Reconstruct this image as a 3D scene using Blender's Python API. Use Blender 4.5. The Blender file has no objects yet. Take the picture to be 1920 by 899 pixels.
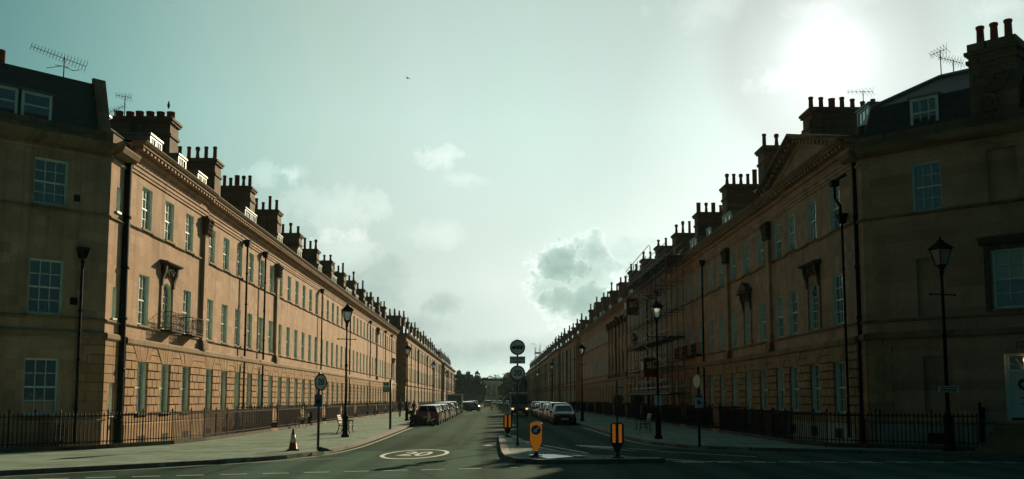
import bpy, bmesh, math, random
from mathutils import Vector, Matrix
random.seed(7)
R = math.radians
SC = bpy.context.scene
COL = SC.collection
I4 = Matrix.Identity(4)

# ------------------------------------------------------------------ helpers
class MB:
    """collects geometry, builds ONE mesh"""
    def __init__(s): s.v = []; s.f = []; s.m = []; s.mats = []; s.sm = []
    def mi(s, mat):
        if mat not in s.mats: s.mats.append(mat)
        return s.mats.index(mat)
    def face(s, pts, mat, smooth=False):
        b = len(s.v); s.v += [tuple(p) for p in pts]
        s.f.append(tuple(range(b, b + len(pts)))); s.m.append(s.mi(mat)); s.sm.append(smooth)
    def hull8(s, p, mat):
        b = len(s.v); s.v += [tuple(q) for q in p]; k = s.mi(mat)
        for q in ((0,3,2,1),(4,5,6,7),(0,1,5,4),(1,2,6,5),(2,3,7,6),(3,0,4,7)):
            s.f.append(tuple(b+i for i in q)); s.m.append(k); s.sm.append(False)
    def box(s, x0, x1, y0, y1, z0, z1, mat):
        s.hull8([(x0,y0,z0),(x1,y0,z0),(x1,y1,z0),(x0,y1,z0),(x0,y0,z1),(x1,y0,z1),(x1,y1,z1),(x0,y1,z1)], mat)
    def prism(s, poly, a, b, mat, axis='z'):
        """poly 2D ccw extruded a..b along axis (x: poly=(y,z); y: poly=(x,z); z: poly=(x,y))"""
        def P(p, t):
            return (t,p[0],p[1]) if axis=='x' else (p[0],t,p[1]) if axis=='y' else (p[0],p[1],t)
        n = len(poly); base = len(s.v); k = s.mi(mat)
        s.v += [P(p,a) for p in poly] + [P(p,b) for p in poly]
        fl = [tuple(base+i for i in range(n))[::-1], tuple(base+n+i for i in range(n))]
        for i in range(n):
            j = (i+1) % n; fl.append((base+i, base+j, base+n+j, base+n+i))
        if axis == 'y': fl = [q[::-1] for q in fl]
        s.f += fl; s.m += [k]*len(fl); s.sm += [False]*len(fl)
    def tube(s, p0, p1, r0, mat, r1=None, n=8, caps=True, smooth=True):
        r1 = r0 if r1 is None else r1
        p0 = Vector(p0); p1 = Vector(p1); d = (p1-p0).normalized()
        a = d.orthogonal().normalized(); c = d.cross(a); base = len(s.v); k = s.mi(mat)
        for p, r in ((p0,r0),(p1,r1)):
            for i in range(n):
                t = 2*math.pi*i/n; s.v.append(tuple(p + (a*math.cos(t)+c*math.sin(t))*r))
        for i in range(n):
            j = (i+1) % n; s.f.append((base+i, base+j, base+n+j, base+n+i)); s.m.append(k); s.sm.append(smooth and n > 5)
        if caps:
            s.f.append(tuple(base+i for i in range(n))[::-1]); s.f.append(tuple(base+n+i for i in range(n)))
            s.m += [k,k]; s.sm += [False,False]
    def lathe(s, prof, mat, c=(0,0,0), n=16, smooth=True):
        base = len(s.v); k = s.mi(mat); m = len(prof)
        for (r, z) in prof:
            for i in range(n):
                t = 2*math.pi*i/n; s.v.append((c[0]+r*math.cos(t), c[1]+r*math.sin(t), c[2]+z))
        for q in range(m-1):
            for i in range(n):
                j = (i+1) % n
                s.f.append((base+q*n+i, base+q*n+j, base+(q+1)*n+j, base+(q+1)*n+i)); s.m.append(k); s.sm.append(smooth)
        s.f.append(tuple(base+i for i in range(n))[::-1]); s.f.append(tuple(base+(m-1)*n+i for i in range(n)))
        s.m += [k,k]; s.sm += [False,False]
    def append(s, o, M=I4):
        b = len(s.v); s.v += [tuple(M @ Vector(p)) for p in o.v]
        for f, m, sm in zip(o.f, o.m, o.sm):
            s.f.append(tuple(b+i for i in f)); s.m.append(s.mi(o.mats[m])); s.sm.append(sm)
    def xf(s, M):
        s.v = [tuple(M @ Vector(p)) for p in s.v]; return s
    def mesh(s, name):
        me = bpy.data.meshes.new(name); me.from_pydata(s.v, [], s.f)
        for m in s.mats: me.materials.append(m)
        me.polygons.foreach_set('material_index', s.m); me.polygons.foreach_set('use_smooth', s.sm)
        me.update(); return me

def ob(name, me, parent=None, M=None):
    o = bpy.data.objects.new(name, me.mesh(name) if isinstance(me, MB) else me)
    COL.objects.link(o)
    if parent is not None: o.parent = parent
    if M is not None: o.matrix_local = M
    return o
def T(x=0, y=0, z=0, rz=0, s=1): return Matrix.Translation((x,y,z)) @ Matrix.Rotation(rz,4,'Z') @ Matrix.Scale(s,4)
def tag(o, label, cat, group=None):
    o['label'] = label; o['category'] = cat
    if group: o['group'] = group
    return o
def struct(o, kind='structure'): o['kind'] = kind; return o
def thing(name, label, cat, M=I4, group=None):
    o = bpy.data.objects.new(name, None); COL.objects.link(o); o.empty_display_size = .3
    o.matrix_local = M; return tag(o, label, cat, group)
def dup(root, M, label=None, group=None):
    def cp(o, par):
        c = o.copy(); COL.objects.link(c)
        if par is not None: c.parent = par
        for ch in o.children: cp(ch, c)
        return c
    r = cp(root, None); r.matrix_local = M
    if label: r['label'] = label
    if group: r['group'] = group
    return r
def fix_normals(o):
    bm = bmesh.new(); bm.from_mesh(o.data); bmesh.ops.remove_doubles(bm, verts=bm.verts, dist=1e-5)
    bmesh.ops.recalc_face_normals(bm, faces=bm.faces); bm.to_mesh(o.data); bm.free()
ORD = ['first','second','third','fourth','fifth','sixth','seventh','eighth','ninth','tenth','eleventh','twelfth','thirteenth',
       'fourteenth','fifteenth','sixteenth','seventeenth','eighteenth','nineteenth','twentieth','twenty-first','twenty-second','twenty-third','twenty-fourth',
       'twenty-fifth','twenty-sixth','twenty-seventh','twenty-eighth','twenty-ninth','thirtieth']

# ------------------------------------------------------------------ materials
class N:
    def __init__(s, tree): s.t = tree; s.n = tree.nodes; s.l = tree.links
    def new(s, typ, **kw):
        nd = s.n.new(typ)
        for k, v in kw.items():
            if k.startswith('i_'): s.set(nd, k[2:], v)
            else: setattr(nd, k, v)
        return nd
    def set(s, nd, k, v):
        k = int(k) if k.isdigit() else k.replace('__',' ')
        sock = nd.inputs[k]
        if isinstance(v, bpy.types.NodeSocket): s.l.new(v, sock)
        else: sock.default_value = v
    def math(s, op, a, b=0.0, c=None, clamp=False):
        nd = s.new('ShaderNodeMath', operation=op, use_clamp=clamp, i_0=a, i_1=b)
        if c is not None: s.set(nd, '2', c)
        return nd.outputs[0]
    def mix(s, f, a, b, bt='MIX'):
        nd = s.new('ShaderNodeMixRGB', blend_type=bt, i_0=f, i_1=a, i_2=b); return nd.outputs[0]
    def noise(s, vec, scale, detail=4, rough=.55, out=0):
        nd = s.new('ShaderNodeTexNoise', i_Scale=scale, i_Detail=detail, i_Roughness=rough)
        if vec is not None: s.l.new(vec, nd.inputs['Vector'])
        return nd.outputs[out]
    def ramp(s, f, stops):
        nd = s.new('ShaderNodeValToRGB'); s.l.new(f, nd.inputs[0]); e = nd.color_ramp.elements
        while len(e) < len(stops): e.new(.5)
        for el, (p, c) in zip(e, stops):
            el.position = p; el.color = c if len(c) == 4 else (*c, 1)
        return nd.outputs[0]
def g3(v): return (v, v, v, 1)
MATS = {}
def mat(name, col, rough=.6, metal=0, spec=.5, emit=None, estr=0):
    m = bpy.data.materials.new(name); m.use_nodes = True; b = m.node_tree.nodes['Principled BSDF']
    b.inputs['Base Color'].default_value = (*col, 1); b.inputs['Roughness'].default_value = rough
    b.inputs['Metallic'].default_value = metal; b.inputs['Specular IOR Level'].default_value = spec
    if emit: b.inputs['Emission Color'].default_value = (*emit, 1); b.inputs['Emission Strength'].default_value = estr
    MATS[name] = m; return m
def nm(m): n = N(m.node_tree); return n, m.node_tree.nodes['Principled BSDF']
def vary(m, amt=.35, scale=3.0, bump=0.0, bscale=30, dist=.02):
    """noise variation of the base colour (and roughness) plus an optional bump"""
    n, b = nm(m); c = b.inputs['Base Color'].default_value[:]
    geo = n.new('ShaderNodeNewGeometry').outputs['Position']
    f = n.noise(geo, scale, 5)
    lo = tuple(x*(1-amt) for x in c[:3]); hi = tuple(min(1, x*(1+amt)) for x in c[:3])
    n.l.new(n.ramp(f, [(.3, lo), (.7, hi)]), b.inputs['Base Color'])
    r = b.inputs['Roughness'].default_value
    n.l.new(n.math('MULTIPLY_ADD', f, .25, r-.12, True), b.inputs['Roughness'])
    if bump:
        bp = n.new('ShaderNodeBump', i_Strength=bump, i_Distance=dist, i_Height=n.noise(geo, bscale, 4)); n.l.new(bp.outputs[0], b.inputs['Normal'])
    return m

def stone(name, c1, c2, joint, bw, bh, stain, streak=.5, mortar=.012, soot=(.035,.034,.028)):
    m = mat(name, c1, .85, spec=.2); n, b = nm(m)
    geo = n.new('ShaderNodeNewGeometry').outputs['Position']
    sp = n.new('ShaderNodeSeparateXYZ'); n.l.new(geo, sp.inputs[0])
    u = n.math('MULTIPLY_ADD', sp.outputs[0], .71, sp.outputs[1])
    cb = n.new('ShaderNodeCombineXYZ', i_0=u, i_1=sp.outputs[2], i_2=0.0)
    br = n.new('ShaderNodeTexBrick', i_Scale=1.0, i_Color1=(*c1,1), i_Color2=(*c2,1), i_Mortar=(*joint,1))
    n.l.new(cb.outputs[0], br.inputs['Vector'])
    for k, v in (('Mortar Size', mortar), ('Mortar Smooth', .3), ('Bias', -.1), ('Brick Width', bw), ('Row Height', bh)): br.inputs[k].default_value = v
    # odd replaced and weathered blocks, block by block
    bid = n.new('ShaderNodeTexWhiteNoise', noise_dimensions='2D')
    fx = n.math('FLOOR', n.math('DIVIDE', u, bw*.5)); fz = n.math('FLOOR', n.math('DIVIDE', sp.outputs[2], bh))
    bc = n.new('ShaderNodeCombineXYZ', i_0=fx, i_1=fz, i_2=0.0); n.l.new(bc.outputs[0], bid.inputs['Vector'])
    tone = n.ramp(bid.outputs['Value'], [(0, g3(.80)), (.12, g3(.93)), (.8, g3(1.0)), (.93, g3(1.06)), (1, g3(1.16))])
    big = n.noise(geo, .55, 6, .6)
    col = n.mix(n.math('MULTIPLY', n.ramp(big, [(.42, g3(0)), (.72, g3(1))]), stain), n.mix(1.0, br.outputs[0], tone, 'MULTIPLY'), (*[x*.45 for x in c2],1))
    st = n.new('ShaderNodeCombineXYZ', i_0=n.math('MULTIPLY', u, 2.2), i_1=n.math('MULTIPLY', sp.outputs[2], .16), i_2=3.1)
    sf = n.ramp(n.noise(st.outputs[0], 1.0, 5, .65), [(.5, g3(0)), (.75, g3(1))])
    col = n.mix(n.math('MULTIPLY', sf, streak), col, (*soot,1))
    fine = n.noise(geo, 14, 4); col = n.mix(.35, col, n.ramp(fine, [(.3, g3(.35)), (.7, g3(.8))]), 'OVERLAY')
    n.l.new(col, b.inputs['Base Color'])
    h = n.math('ADD', n.math('MULTIPLY', br.outputs[1], -1.0), n.math('MULTIPLY', fine, .5))
    bp = n.new('ShaderNodeBump', i_Strength=.16, i_Distance=.015, i_Height=h); n.l.new(bp.outputs[0], b.inputs['Normal'])
    return m

STONE = stone('bath_stone_ashlar', (.53,.345,.225), (.425,.275,.175), (.42,.275,.175), .95, .37, .42, .50, .006)
RUST = stone('rusticated_stone', (.44,.275,.145), (.35,.205,.10), (.30,.16,.07), .62, .354, .30, .25, .0)
TRIM = stone('weathered_stone_trim', (.31,.215,.125), (.27,.185,.105), (.2,.13,.08), 1.3, 1.0, .6, .75, .008)
SOOT_SHADE = stone('sooty_and_shade_stone', (.22,.162,.105), (.17,.125,.082), (.09,.07,.05), .8, .32, .6, .7, .012)
JOINT = vary(mat('dirty_stone_joint', (.10,.066,.036), .95, spec=.1), .3, 3)
PLINTH = vary(mat('grimy_plinth_stone', (.11,.095,.07), .9, spec=.15), .4, 2.5)
CARVED = vary(mat('blackened_carved_stone', (.12,.092,.063), .9, spec=.2), .4, 6, .4, 25)
PALE = vary(mat('limewashed_basement_stone', (.42,.42,.36), .85, spec=.2), .25, 1.4, .2, 10)
POT = vary(mat('terracotta_pot', (.22,.085,.045), .85, spec=.25), .35, 4)
WHITE = vary(mat('pale_green_white_joinery_paint', (.66,.80,.74), .42), .08, 5)
IRON = vary(mat('black_painted_iron', (.011,.013,.013), .75, spec=.12), .3, 8)
LEAD = vary(mat('grey_lead_sheet', (.16,.17,.17), .5, .3), .3, 3)
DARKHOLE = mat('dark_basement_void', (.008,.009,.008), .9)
BLIND = vary(mat('cream_roller_blind_cloth', (.5,.5,.42), .8), .05, 6)

def slate():
    m = mat('slate_roof', (.05,.052,.05), .6); n, b = nm(m)
    geo = n.new('ShaderNodeNewGeometry').outputs['Position']; sp = n.new('ShaderNodeSeparateXYZ'); n.l.new(geo, sp.inputs[0])
    cb = n.new('ShaderNodeCombineXYZ', i_0=n.math('MULTIPLY_ADD', sp.outputs[0], .71, sp.outputs[1]), i_1=n.math('MULTIPLY', sp.outputs[2], 1.4), i_2=0.0)
    br = n.new('ShaderNodeTexBrick', i_Scale=1.0, i_Color1=(.062,.062,.056,1), i_Color2=(.036,.04,.038,1), i_Mortar=(.012,.013,.012,1))
    n.l.new(cb.outputs[0], br.inputs['Vector'])
    for k, v in (('Mortar Size', .012), ('Brick Width', .3), ('Row Height', .2)): br.inputs[k].default_value = v
    mo = n.ramp(n.noise(geo, 1.3, 5), [(.45, g3(0)), (.7, g3(1))])
    n.l.new(n.mix(n.math('MULTIPLY', mo, .5), br.outputs[0], (.07,.068,.045,1)), b.inputs['Base Color'])
    bp = n.new('ShaderNodeBump', i_Strength=.5, i_Distance=.02, i_Height=n.math('MULTIPLY', br.outputs[1], -1.0)); n.l.new(bp.outputs[0], b.inputs['Normal'])
    return m
SLATE = slate()
def glass():
    m = mat('old_window_glass', (.012,.017,.016), .03); n, b = nm(m)
    b.inputs['IOR'].default_value = 2.1; b.inputs['Coat Weight'].default_value = 1.0; b.inputs['Coat IOR'].default_value = 2.0; b.inputs['Coat Roughness'].default_value = .02
    geo = n.new('ShaderNodeNewGeometry').outputs['Position']
    bp = n.new('ShaderNodeBump', i_Strength=.07, i_Distance=.05, i_Height=n.noise(geo, 1.7, 2)); n.l.new(bp.outputs[0], b.inputs['Normal'])
    return m
GLASS = glass()
def blindglass():
    m = mat('glass_over_lowered_blind', (.44,.46,.40), .25); n, b = nm(m)
    b.inputs['Coat Weight'].default_value = 1.0; b.inputs['Coat Roughness'].default_value = .03
    return m
BGLASS = blindglass()

def asphalt():
    m = mat('asphalt', (.04,.043,.04), .97, spec=.010); n, b = nm(m)
    geo = n.new('ShaderNodeNewGeometry').outputs['Position']
    fine = n.noise(geo, 45, 3, .7); mid = n.noise(geo, 3.2, 5); big = n.noise(geo, .22, 5, .6)
    sp = n.new('ShaderNodeSeparateXYZ'); n.l.new(geo, sp.inputs[0])
    lane = n.noise(n.new('ShaderNodeCombineXYZ', i_0=n.math('MULTIPLY', sp.outputs[0], 1.1), i_1=n.math('MULTIPLY', sp.outputs[1], .035), i_2=0.0).outputs[0], 1.0, 4)
    c = n.ramp(big, [(.35, (.042,.082,.067)), (.65, (.064,.120,.098))])
    c = n.mix(.35, c, n.ramp(lane, [(.35, (.036,.071,.059)), (.65, (.082,.146,.116))]))
    c = n.mix(.4, c, n.ramp(mid, [(.35, (.040,.077,.063)), (.65, (.072,.135,.106))]))
    c = n.mix(.55, c, n.ramp(fine, [(.3, g3(.25)), (.72, g3(.85))]), 'OVERLAY')
    pv = n.new('ShaderNodeTexVoronoi', distance='CHEBYCHEV', i_Scale=.13, i_Randomness=.9); pm = n.new('ShaderNodeMapping'); pm.inputs['Scale'].default_value = (1.5,.55,1); n.l.new(geo, pm.inputs[0]); n.l.new(pm.outputs[0], pv.inputs['Vector'])
    sc_ = n.new('ShaderNodeSeparateColor'); n.l.new(pv.outputs['Color'], sc_.inputs[0])
    c = n.mix(1.0, c, n.ramp(sc_.outputs[0], [(0, g3(.72)), (.18, g3(.78)), (.2, g3(1.0)), (.8, g3(1.0)), (.82, g3(1.18)), (1, g3(1.22))]), 'MULTIPLY')
    tr = n.new('ShaderNodeTexWave', wave_type='BANDS', bands_direction='X', i_Scale=.18, i_Distortion=1.2, i_Detail=2.0); n.l.new(geo, tr.inputs['Vector'])
    c = n.mix(1.0, c, n.ramp(tr.outputs[1], [(.2, g3(.82)), (.7, g3(1.08))]), 'MULTIPLY')
    vo = n.new('ShaderNodeTexVoronoi', feature='DISTANCE_TO_EDGE', i_Scale=.16); 
    wob = n.mix(.12, geo, n.noise(geo, .9, 4, out=1)); n.l.new(wob, vo.inputs['Vector'])
    crack = n.ramp(vo.outputs[0], [(0, g3(1)), (.006, g3(0))])
    c = n.mix(n.math('MULTIPLY', crack, .45), c, (.014,.014,.013,1))
    n.l.new(c, b.inputs['Base Color'])
    bp = n.new('ShaderNodeBump', i_Strength=.6, i_Distance=.01, i_Height=fine); n.l.new(bp.outputs[0], b.inputs['Normal'])
    return m
ASPHALT = asphalt()
def paving():
    m = mat('stone_flag_paving', (.2,.19,.165), .9, spec=.03); n, b = nm(m)
    geo = n.new('ShaderNodeNewGeometry').outputs['Position']
    mp = n.new('ShaderNodeMapping'); n.l.new(geo, mp.inputs[0]); mp.inputs['Rotation'].default_value = (0,0,R(8))
    br = n.new('ShaderNodeTexBrick', i_Scale=1.0, i_Color1=(.27,.37,.31,1), i_Color2=(.16,.22,.18,1), i_Mortar=(.042,.053,.045,1))
    n.l.new(mp.outputs[0], br.inputs['Vector'])
    for k, v in (('Mortar Size', .028), ('Mortar Smooth', .15), ('Brick Width', 1.35), ('Row Height', .78)): br.inputs[k].default_value = v
    c = n.mix(.36, br.outputs[0], n.ramp(n.noise(geo, .5, 6, .62), [(.35, (.14,.20,.165)), (.65, (.28,.38,.315))]))
    c = n.mix(.4, c, n.ramp(n.noise(geo, 18, 4), [(.3, g3(.3)), (.7, g3(.8))]), 'OVERLAY')
    n.l.new(c, b.inputs['Base Color'])
    h = n.math('ADD', n.math('MULTIPLY', br.outputs[1], -1.0), n.math('MULTIPLY', n.noise(geo, 12, 4), .4))
    bp = n.new('ShaderNodeBump', i_Strength=.45, i_Distance=.015, i_Height=h); n.l.new(bp.outputs[0], b.inputs['Normal'])
    return m
PAVING = paving()
def kerbm():
    m = mat('kerb_granite', (.16,.155,.14), .75, spec=.3); n, b = nm(m)
    geo = n.new('ShaderNodeNewGeometry').outputs['Position']
    br = n.new('ShaderNodeTexBrick', i_Scale=1.0, i_Color1=(.19,.18,.16,1), i_Color2=(.13,.125,.11,1), i_Mortar=(.04,.04,.035,1))
    mp = n.new('ShaderNodeMapping'); n.l.new(geo, mp.inputs[0]); mp.inputs['Rotation'].default_value = (0,0,R(90)); n.l.new(mp.outputs[0], br.inputs['Vector'])
    for k, v in (('Mortar Size', .015), ('Brick Width', .9), ('Row Height', 40.0)): br.inputs[k].default_value = v
    n.l.new(n.mix(.45, br.outputs[0], n.ramp(n.noise(geo, 4, 5), [(.3, g3(.08)), (.7, g3(.24))])), b.inputs['Base Color'])
    return m
KERB = kerbm()
def roadpaint(name, c, wear=.55):
    m = mat(name, c, .65); n, b = nm(m); geo = n.new('ShaderNodeNewGeometry').outputs['Position']
    f = n.ramp(n.math('ADD', n.math('MULTIPLY', n.noise(geo, 2.5, 4), .5), n.math('MULTIPLY', n.noise(geo, 28, 4, .7), .5)), [(.44, g3(0)), (.62, g3(1))])
    n.l.new(n.mix(n.math('MULTIPLY', f, wear), (*c,1), (.075,.075,.07,1)), b.inputs['Base Color']); return m
RPAINT = roadpaint('worn_white_road_paint', (.68,.72,.66), .45)
YPAINT = roadpaint('faded_yellow_road_paint', (.30,.29,.19), .6)
def leafm(name, a, c):
    m = mat(name, a, .6, spec=.3); n, b = nm(m); geo = n.new('ShaderNodeNewGeometry')
    f = n.noise(geo.outputs['Position'], .35, 4)
    n.l.new(n.mix(n.math('MULTIPLY', geo.outputs['Random Per Island'], .5), n.ramp(f, [(.35, a), (.65, c)]), (*[x*1.6 for x in c],1)), b.inputs['Base Color'])
    return m
LEAF = leafm('dark_green_foliage', (.016,.034,.013), (.036,.064,.022))
LEAF2 = leafm('olive_green_foliage', (.028,.046,.014), (.06,.085,.026))
BARK = vary(mat('tree_bark', (.06,.048,.035), .9), .4, 2)

# ------------------------------------------------------------------ facade kit (local: x along the wall, -y outwards, z up)
Z0, ZP = .12, .95                       # pavement, top of plinth
GZ, FZ, SZ = (1.32, 3.43), (4.94, 7.02), (8.93, 10.68)
BAND = (4.05, 4.34); STR1 = (4.80, 4.92); STR2 = (8.80, 8.92); EAVE = 12.25
PR = .09                                 # rustication stands this far proud
def wall_front(w, ops, z0, z1, m, m2=STONE, zsplit=4.05):
    mb = MB()
    xs = sorted({0, w} | {o[0] for o in ops} | {o[1] for o in ops}); zs = sorted({z0, z1, zsplit} | {o[2] for o in ops} | {o[3] for o in ops})
    zs = [z for z in zs if z0 <= z <= z1]
    for i in range(len(xs)-1):
        for j in range(len(zs)-1):
            cx = (xs[i]+xs[i+1])/2; cz = (zs[j]+zs[j+1])/2
            if any(o[0] < cx < o[1] and o[2] < cz < o[3] for o in ops): continue
            mb.face([(xs[i],0,zs[j]),(xs[i+1],0,zs[j]),(xs[i+1],0,zs[j+1]),(xs[i],0,zs[j+1])], m if cz < zsplit else m2)
    return mb
def rustic(w, gops, x_start=0.0, fans=True):
    """channelled blocks of the ground floor with flared voussoirs over the openings"""
    mb = MB(); h = (GZ[1]-ZP)/7; gap = .034
    rnd = random.Random(int(w*100))
    def block(x0, x1, z0, z1):
        if x1-x0 < .08: return
        a = .012
        y = -PR - rnd.uniform(-.008, .008)
        mb.hull8([(x0+gap/2,0,z0+gap/2),(x1-gap/2,0,z0+gap/2),(x1-gap/2-a,y,z0+gap/2+a),(x0+gap/2+a,y,z0+gap/2+a),
                  (x0+gap/2,0,z1-gap/2),(x1-gap/2,0,z1-gap/2),(x1-gap/2-a,y,z1-gap/2-a),(x0+gap/2+a,y,z1-gap/2-a)][0:8], RUST)
    def run(x0, x1, z0, z1, k):
        n = max(1, round((x1-x0)/.62)); st = (x1-x0)/n
        if k % 2 and n >= 1:
            cuts = [x0] + [x0 + st*(i+.5) for i in range(n)] + [x1]
        else: cuts = [x0 + st*i for i in range(n+1)]
        for a, b in zip(cuts, cuts[1:]): block(a, b, z0, z1)
    for k in range(7):
        z0 = ZP + h*k; z1 = z0 + h; x = x_start
        for o in sorted(gops):
            if o[2] < z1-.05: run(x, o[0], z0, z1, k); x = o[1]
        run(x, w, z0, z1, k)
    sp = .58; zt = BAND[0]; H = zt-GZ[1]; gs = sorted(gops)
    def trap(x0, x1, za, zb, sl, sr):
        # stone between two fans; sl / sr tell whether its left / right side leans with a fan
        la, lb = [x0 + (sp*(z-GZ[1])/H + .02 if sl else 0) + gap/2 for z in (za, zb)]
        ra, rb = [x1 - (sp*(z-GZ[1])/H + .02 if sr else 0) - gap/2 for z in (za, zb)]
        if ra-la < .12: return
        if rb-lb < .04: rb = lb = (lb+rb)/2
        y = -PR - rnd.uniform(-.006, .008); za += gap/2; zb -= gap/2
        mb.hull8([(la,0,za),(ra,0,za),(ra,y,za),(la,y,za),(lb,0,zb),(rb,0,zb),(rb,y,zb),(lb,y,zb)], RUST)
    edges = [x_start] + [v for o in gs for v in (o[0], o[1])] + [w]
    for i in range(0, len(edges), 2):
        xa, xb = edges[i], edges[i+1]; sl, sr = i > 0, i+2 < len(edges)
        if xb-xa < .1: continue
        trap(xa, xb, GZ[1], GZ[1]+.31, sl, sr); trap(xa, xb, GZ[1]+.31, zt, sl, sr)
    for o in gs:
        n = 7; b0, b1 = o[0], o[1]; t0, t1 = o[0]-sp, o[1]+sp
        for i in range(n):
            g = .02
            xb0 = b0+(b1-b0)*i/n+g*.7; xb1 = b0+(b1-b0)*(i+1)/n-g*.7; xt0 = t0+(t1-t0)*i/n+g; xt1 = t0+(t1-t0)*(i+1)/n-g
            y = -PR - rnd.uniform(.0,.02)
            mb.hull8([(xb0,0,GZ[1]),(xb1,0,GZ[1]),(xb1,y,GZ[1]),(xb0,y,GZ[1]),(xt0,0,zt-.015),(xt1,0,zt-.015),(xt1,y,zt-.015),(xt0,y,zt-.015)], RUST)
    return mb
def moulding(w, prof, m, x0=0.0):
    """profile of (out, z) points extruded along x; out is towards the viewer"""
    mb = MB(); poly = [(0, prof[0][1])] + [(-a, z) for a, z in prof] + [(0, prof[-1][1])]
    mb.prism(poly, x0+.002, w-.002, m, 'x'); return mb
def cornice_mb(w, x0=0.0, top=EAVE):
    d = top-EAVE; mb = MB()
    mb.append(moulding(w, [(.05,11.0+d),(.05,11.12+d),(.09,11.13+d),(.09,11.26+d),(.14,11.30+d),(.14,11.37+d),(.06,11.38+d)], STONE, x0))
    mb.append(moulding(w, [(.10,11.70+d),(.16,11.80+d),(.16,11.86+d)], STONE, x0))
    mb.append(moulding(w, [(.17,11.98+d),(.46,12.0+d),(.46,12.09+d),(.52,12.12+d),(.60,12.22+d),(.60,12.25+d)], TRIM, x0))
    n = int((w-x0)/.42)
    for i in range(n):
        x = x0 + (i+.5)*(w-x0)/n; mb.box(x-.09, x+.09, -.42, -.002, 11.86+d, 11.98+d, STONE)
    return mb
WCACHE = {}
def sash_mb(w, h, rows=(2,2), cols=3, d=.21, deep=0.0):
    """painted reveals, sash frame and glazing bars; origin bottom-left of opening on the wall plane"""
    mb = MB(); y0 = 0
    mb.face([(0,y0,0),(0,y0,h),(0,d,h),(0,d,0)], WHITE); mb.face([(w,y0,0),(w,d,0),(w,d,h),(w,y0,h)], WHITE)
    mb.face([(0,y0,h),(w,y0,h),(w,d,h),(0,d,h)], WHITE); mb.face([(0,y0,0),(0,d,0),(w,d,0),(w,y0,0)], TRIM)
    y1, y2 = d-.09, d-.03
    f = .055
    mb.box(0,f,y1,y2,0,h,WHITE); mb.box(w-f,w,y1,y2,0,h,WHITE); mb.box(f,w-f,y1,y2,0,.085,WHITE); mb.box(f,w-f,y1,y2,h-f,h,WHITE)
    zm = h*.5; mb.box(f,w-f,y1-.012,y2,zm-.03,zm+.03,WHITE)
    b = .026
    for k in range(1, cols):
        x = f+(w-2*f)*k/cols; mb.box(x-b/2,x+b/2,y1+.012,y2,.085,zm-.03,WHITE); mb.box(x-b/2,x+b/2,y1+.012,y2,zm+.03,h-f,WHITE)
    for base, top, r in ((.085, zm-.03, rows[0]), (zm+.03, h-f, rows[1])):
        for k in range(1, r):
            z = base+(top-base)*k/r; mb.box(f,w-f,y1+.016,y2-.002,z-b/2,z+b/2,WHITE)
    mb.box(-.06, w+.06, -.10-deep, .05, -.09, -.003, TRIM)
    return mb
def pane_mb(w, h, var, d=.21):
    mb = MB(); y = d-.028
    if var == 3:
        c = w*.20
        mb.face([(.03,y,.05),(c,y,.05),(c*1.3,y,h-.03),(.03,y,h-.03)], BGLASS); mb.face([(c,y,.05),(w-c,y,.05),(w-c*1.3,y,h-.03),(c*1.3,y,h-.03)], GLASS); mb.face([(w-c,y,.05),(w-.03,y,.05),(w-.03,y,h-.03),(w-c*1.3,y,h-.03)], BGLASS)
    elif var == 0: mb.face([(.03,y,.05),(w-.03,y,.05),(w-.03,y,h-.03),(.03,y,h-.03)], GLASS)
    else:
        z = h*(.5 if var == 1 else .2)
        mb.face([(.03,y,.05),(w-.03,y,.05),(w-.03,y,z),(.03,y,z)], GLASS); mb.face([(.03,y,z),(w-.03,y,z),(w-.03,y,h-.03),(.03,y,h-.03)], BGLASS)
    return mb
def window(parent, x, z, w, h, M=I4, var=None, rows=(2,2), cols=3, deep=0.0):
    if var is None: var = random.choice((0,0,0,0,1,0,2))
    k = (round(w,3), round(h,3), rows, cols, deep)
    if k not in WCACHE: WCACHE[k] = sash_mb(w,h,rows,cols,deep=deep).mesh('window')
    kp = (round(w,3), round(h,3), 'p', var)
    if kp not in WCACHE: WCACHE[kp] = pane_mb(w,h,var).mesh('pane')
    o = ob('window', WCACHE[k], parent, M @ T(x,0,z)); ob('pane', WCACHE[kp], o); return o
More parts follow.
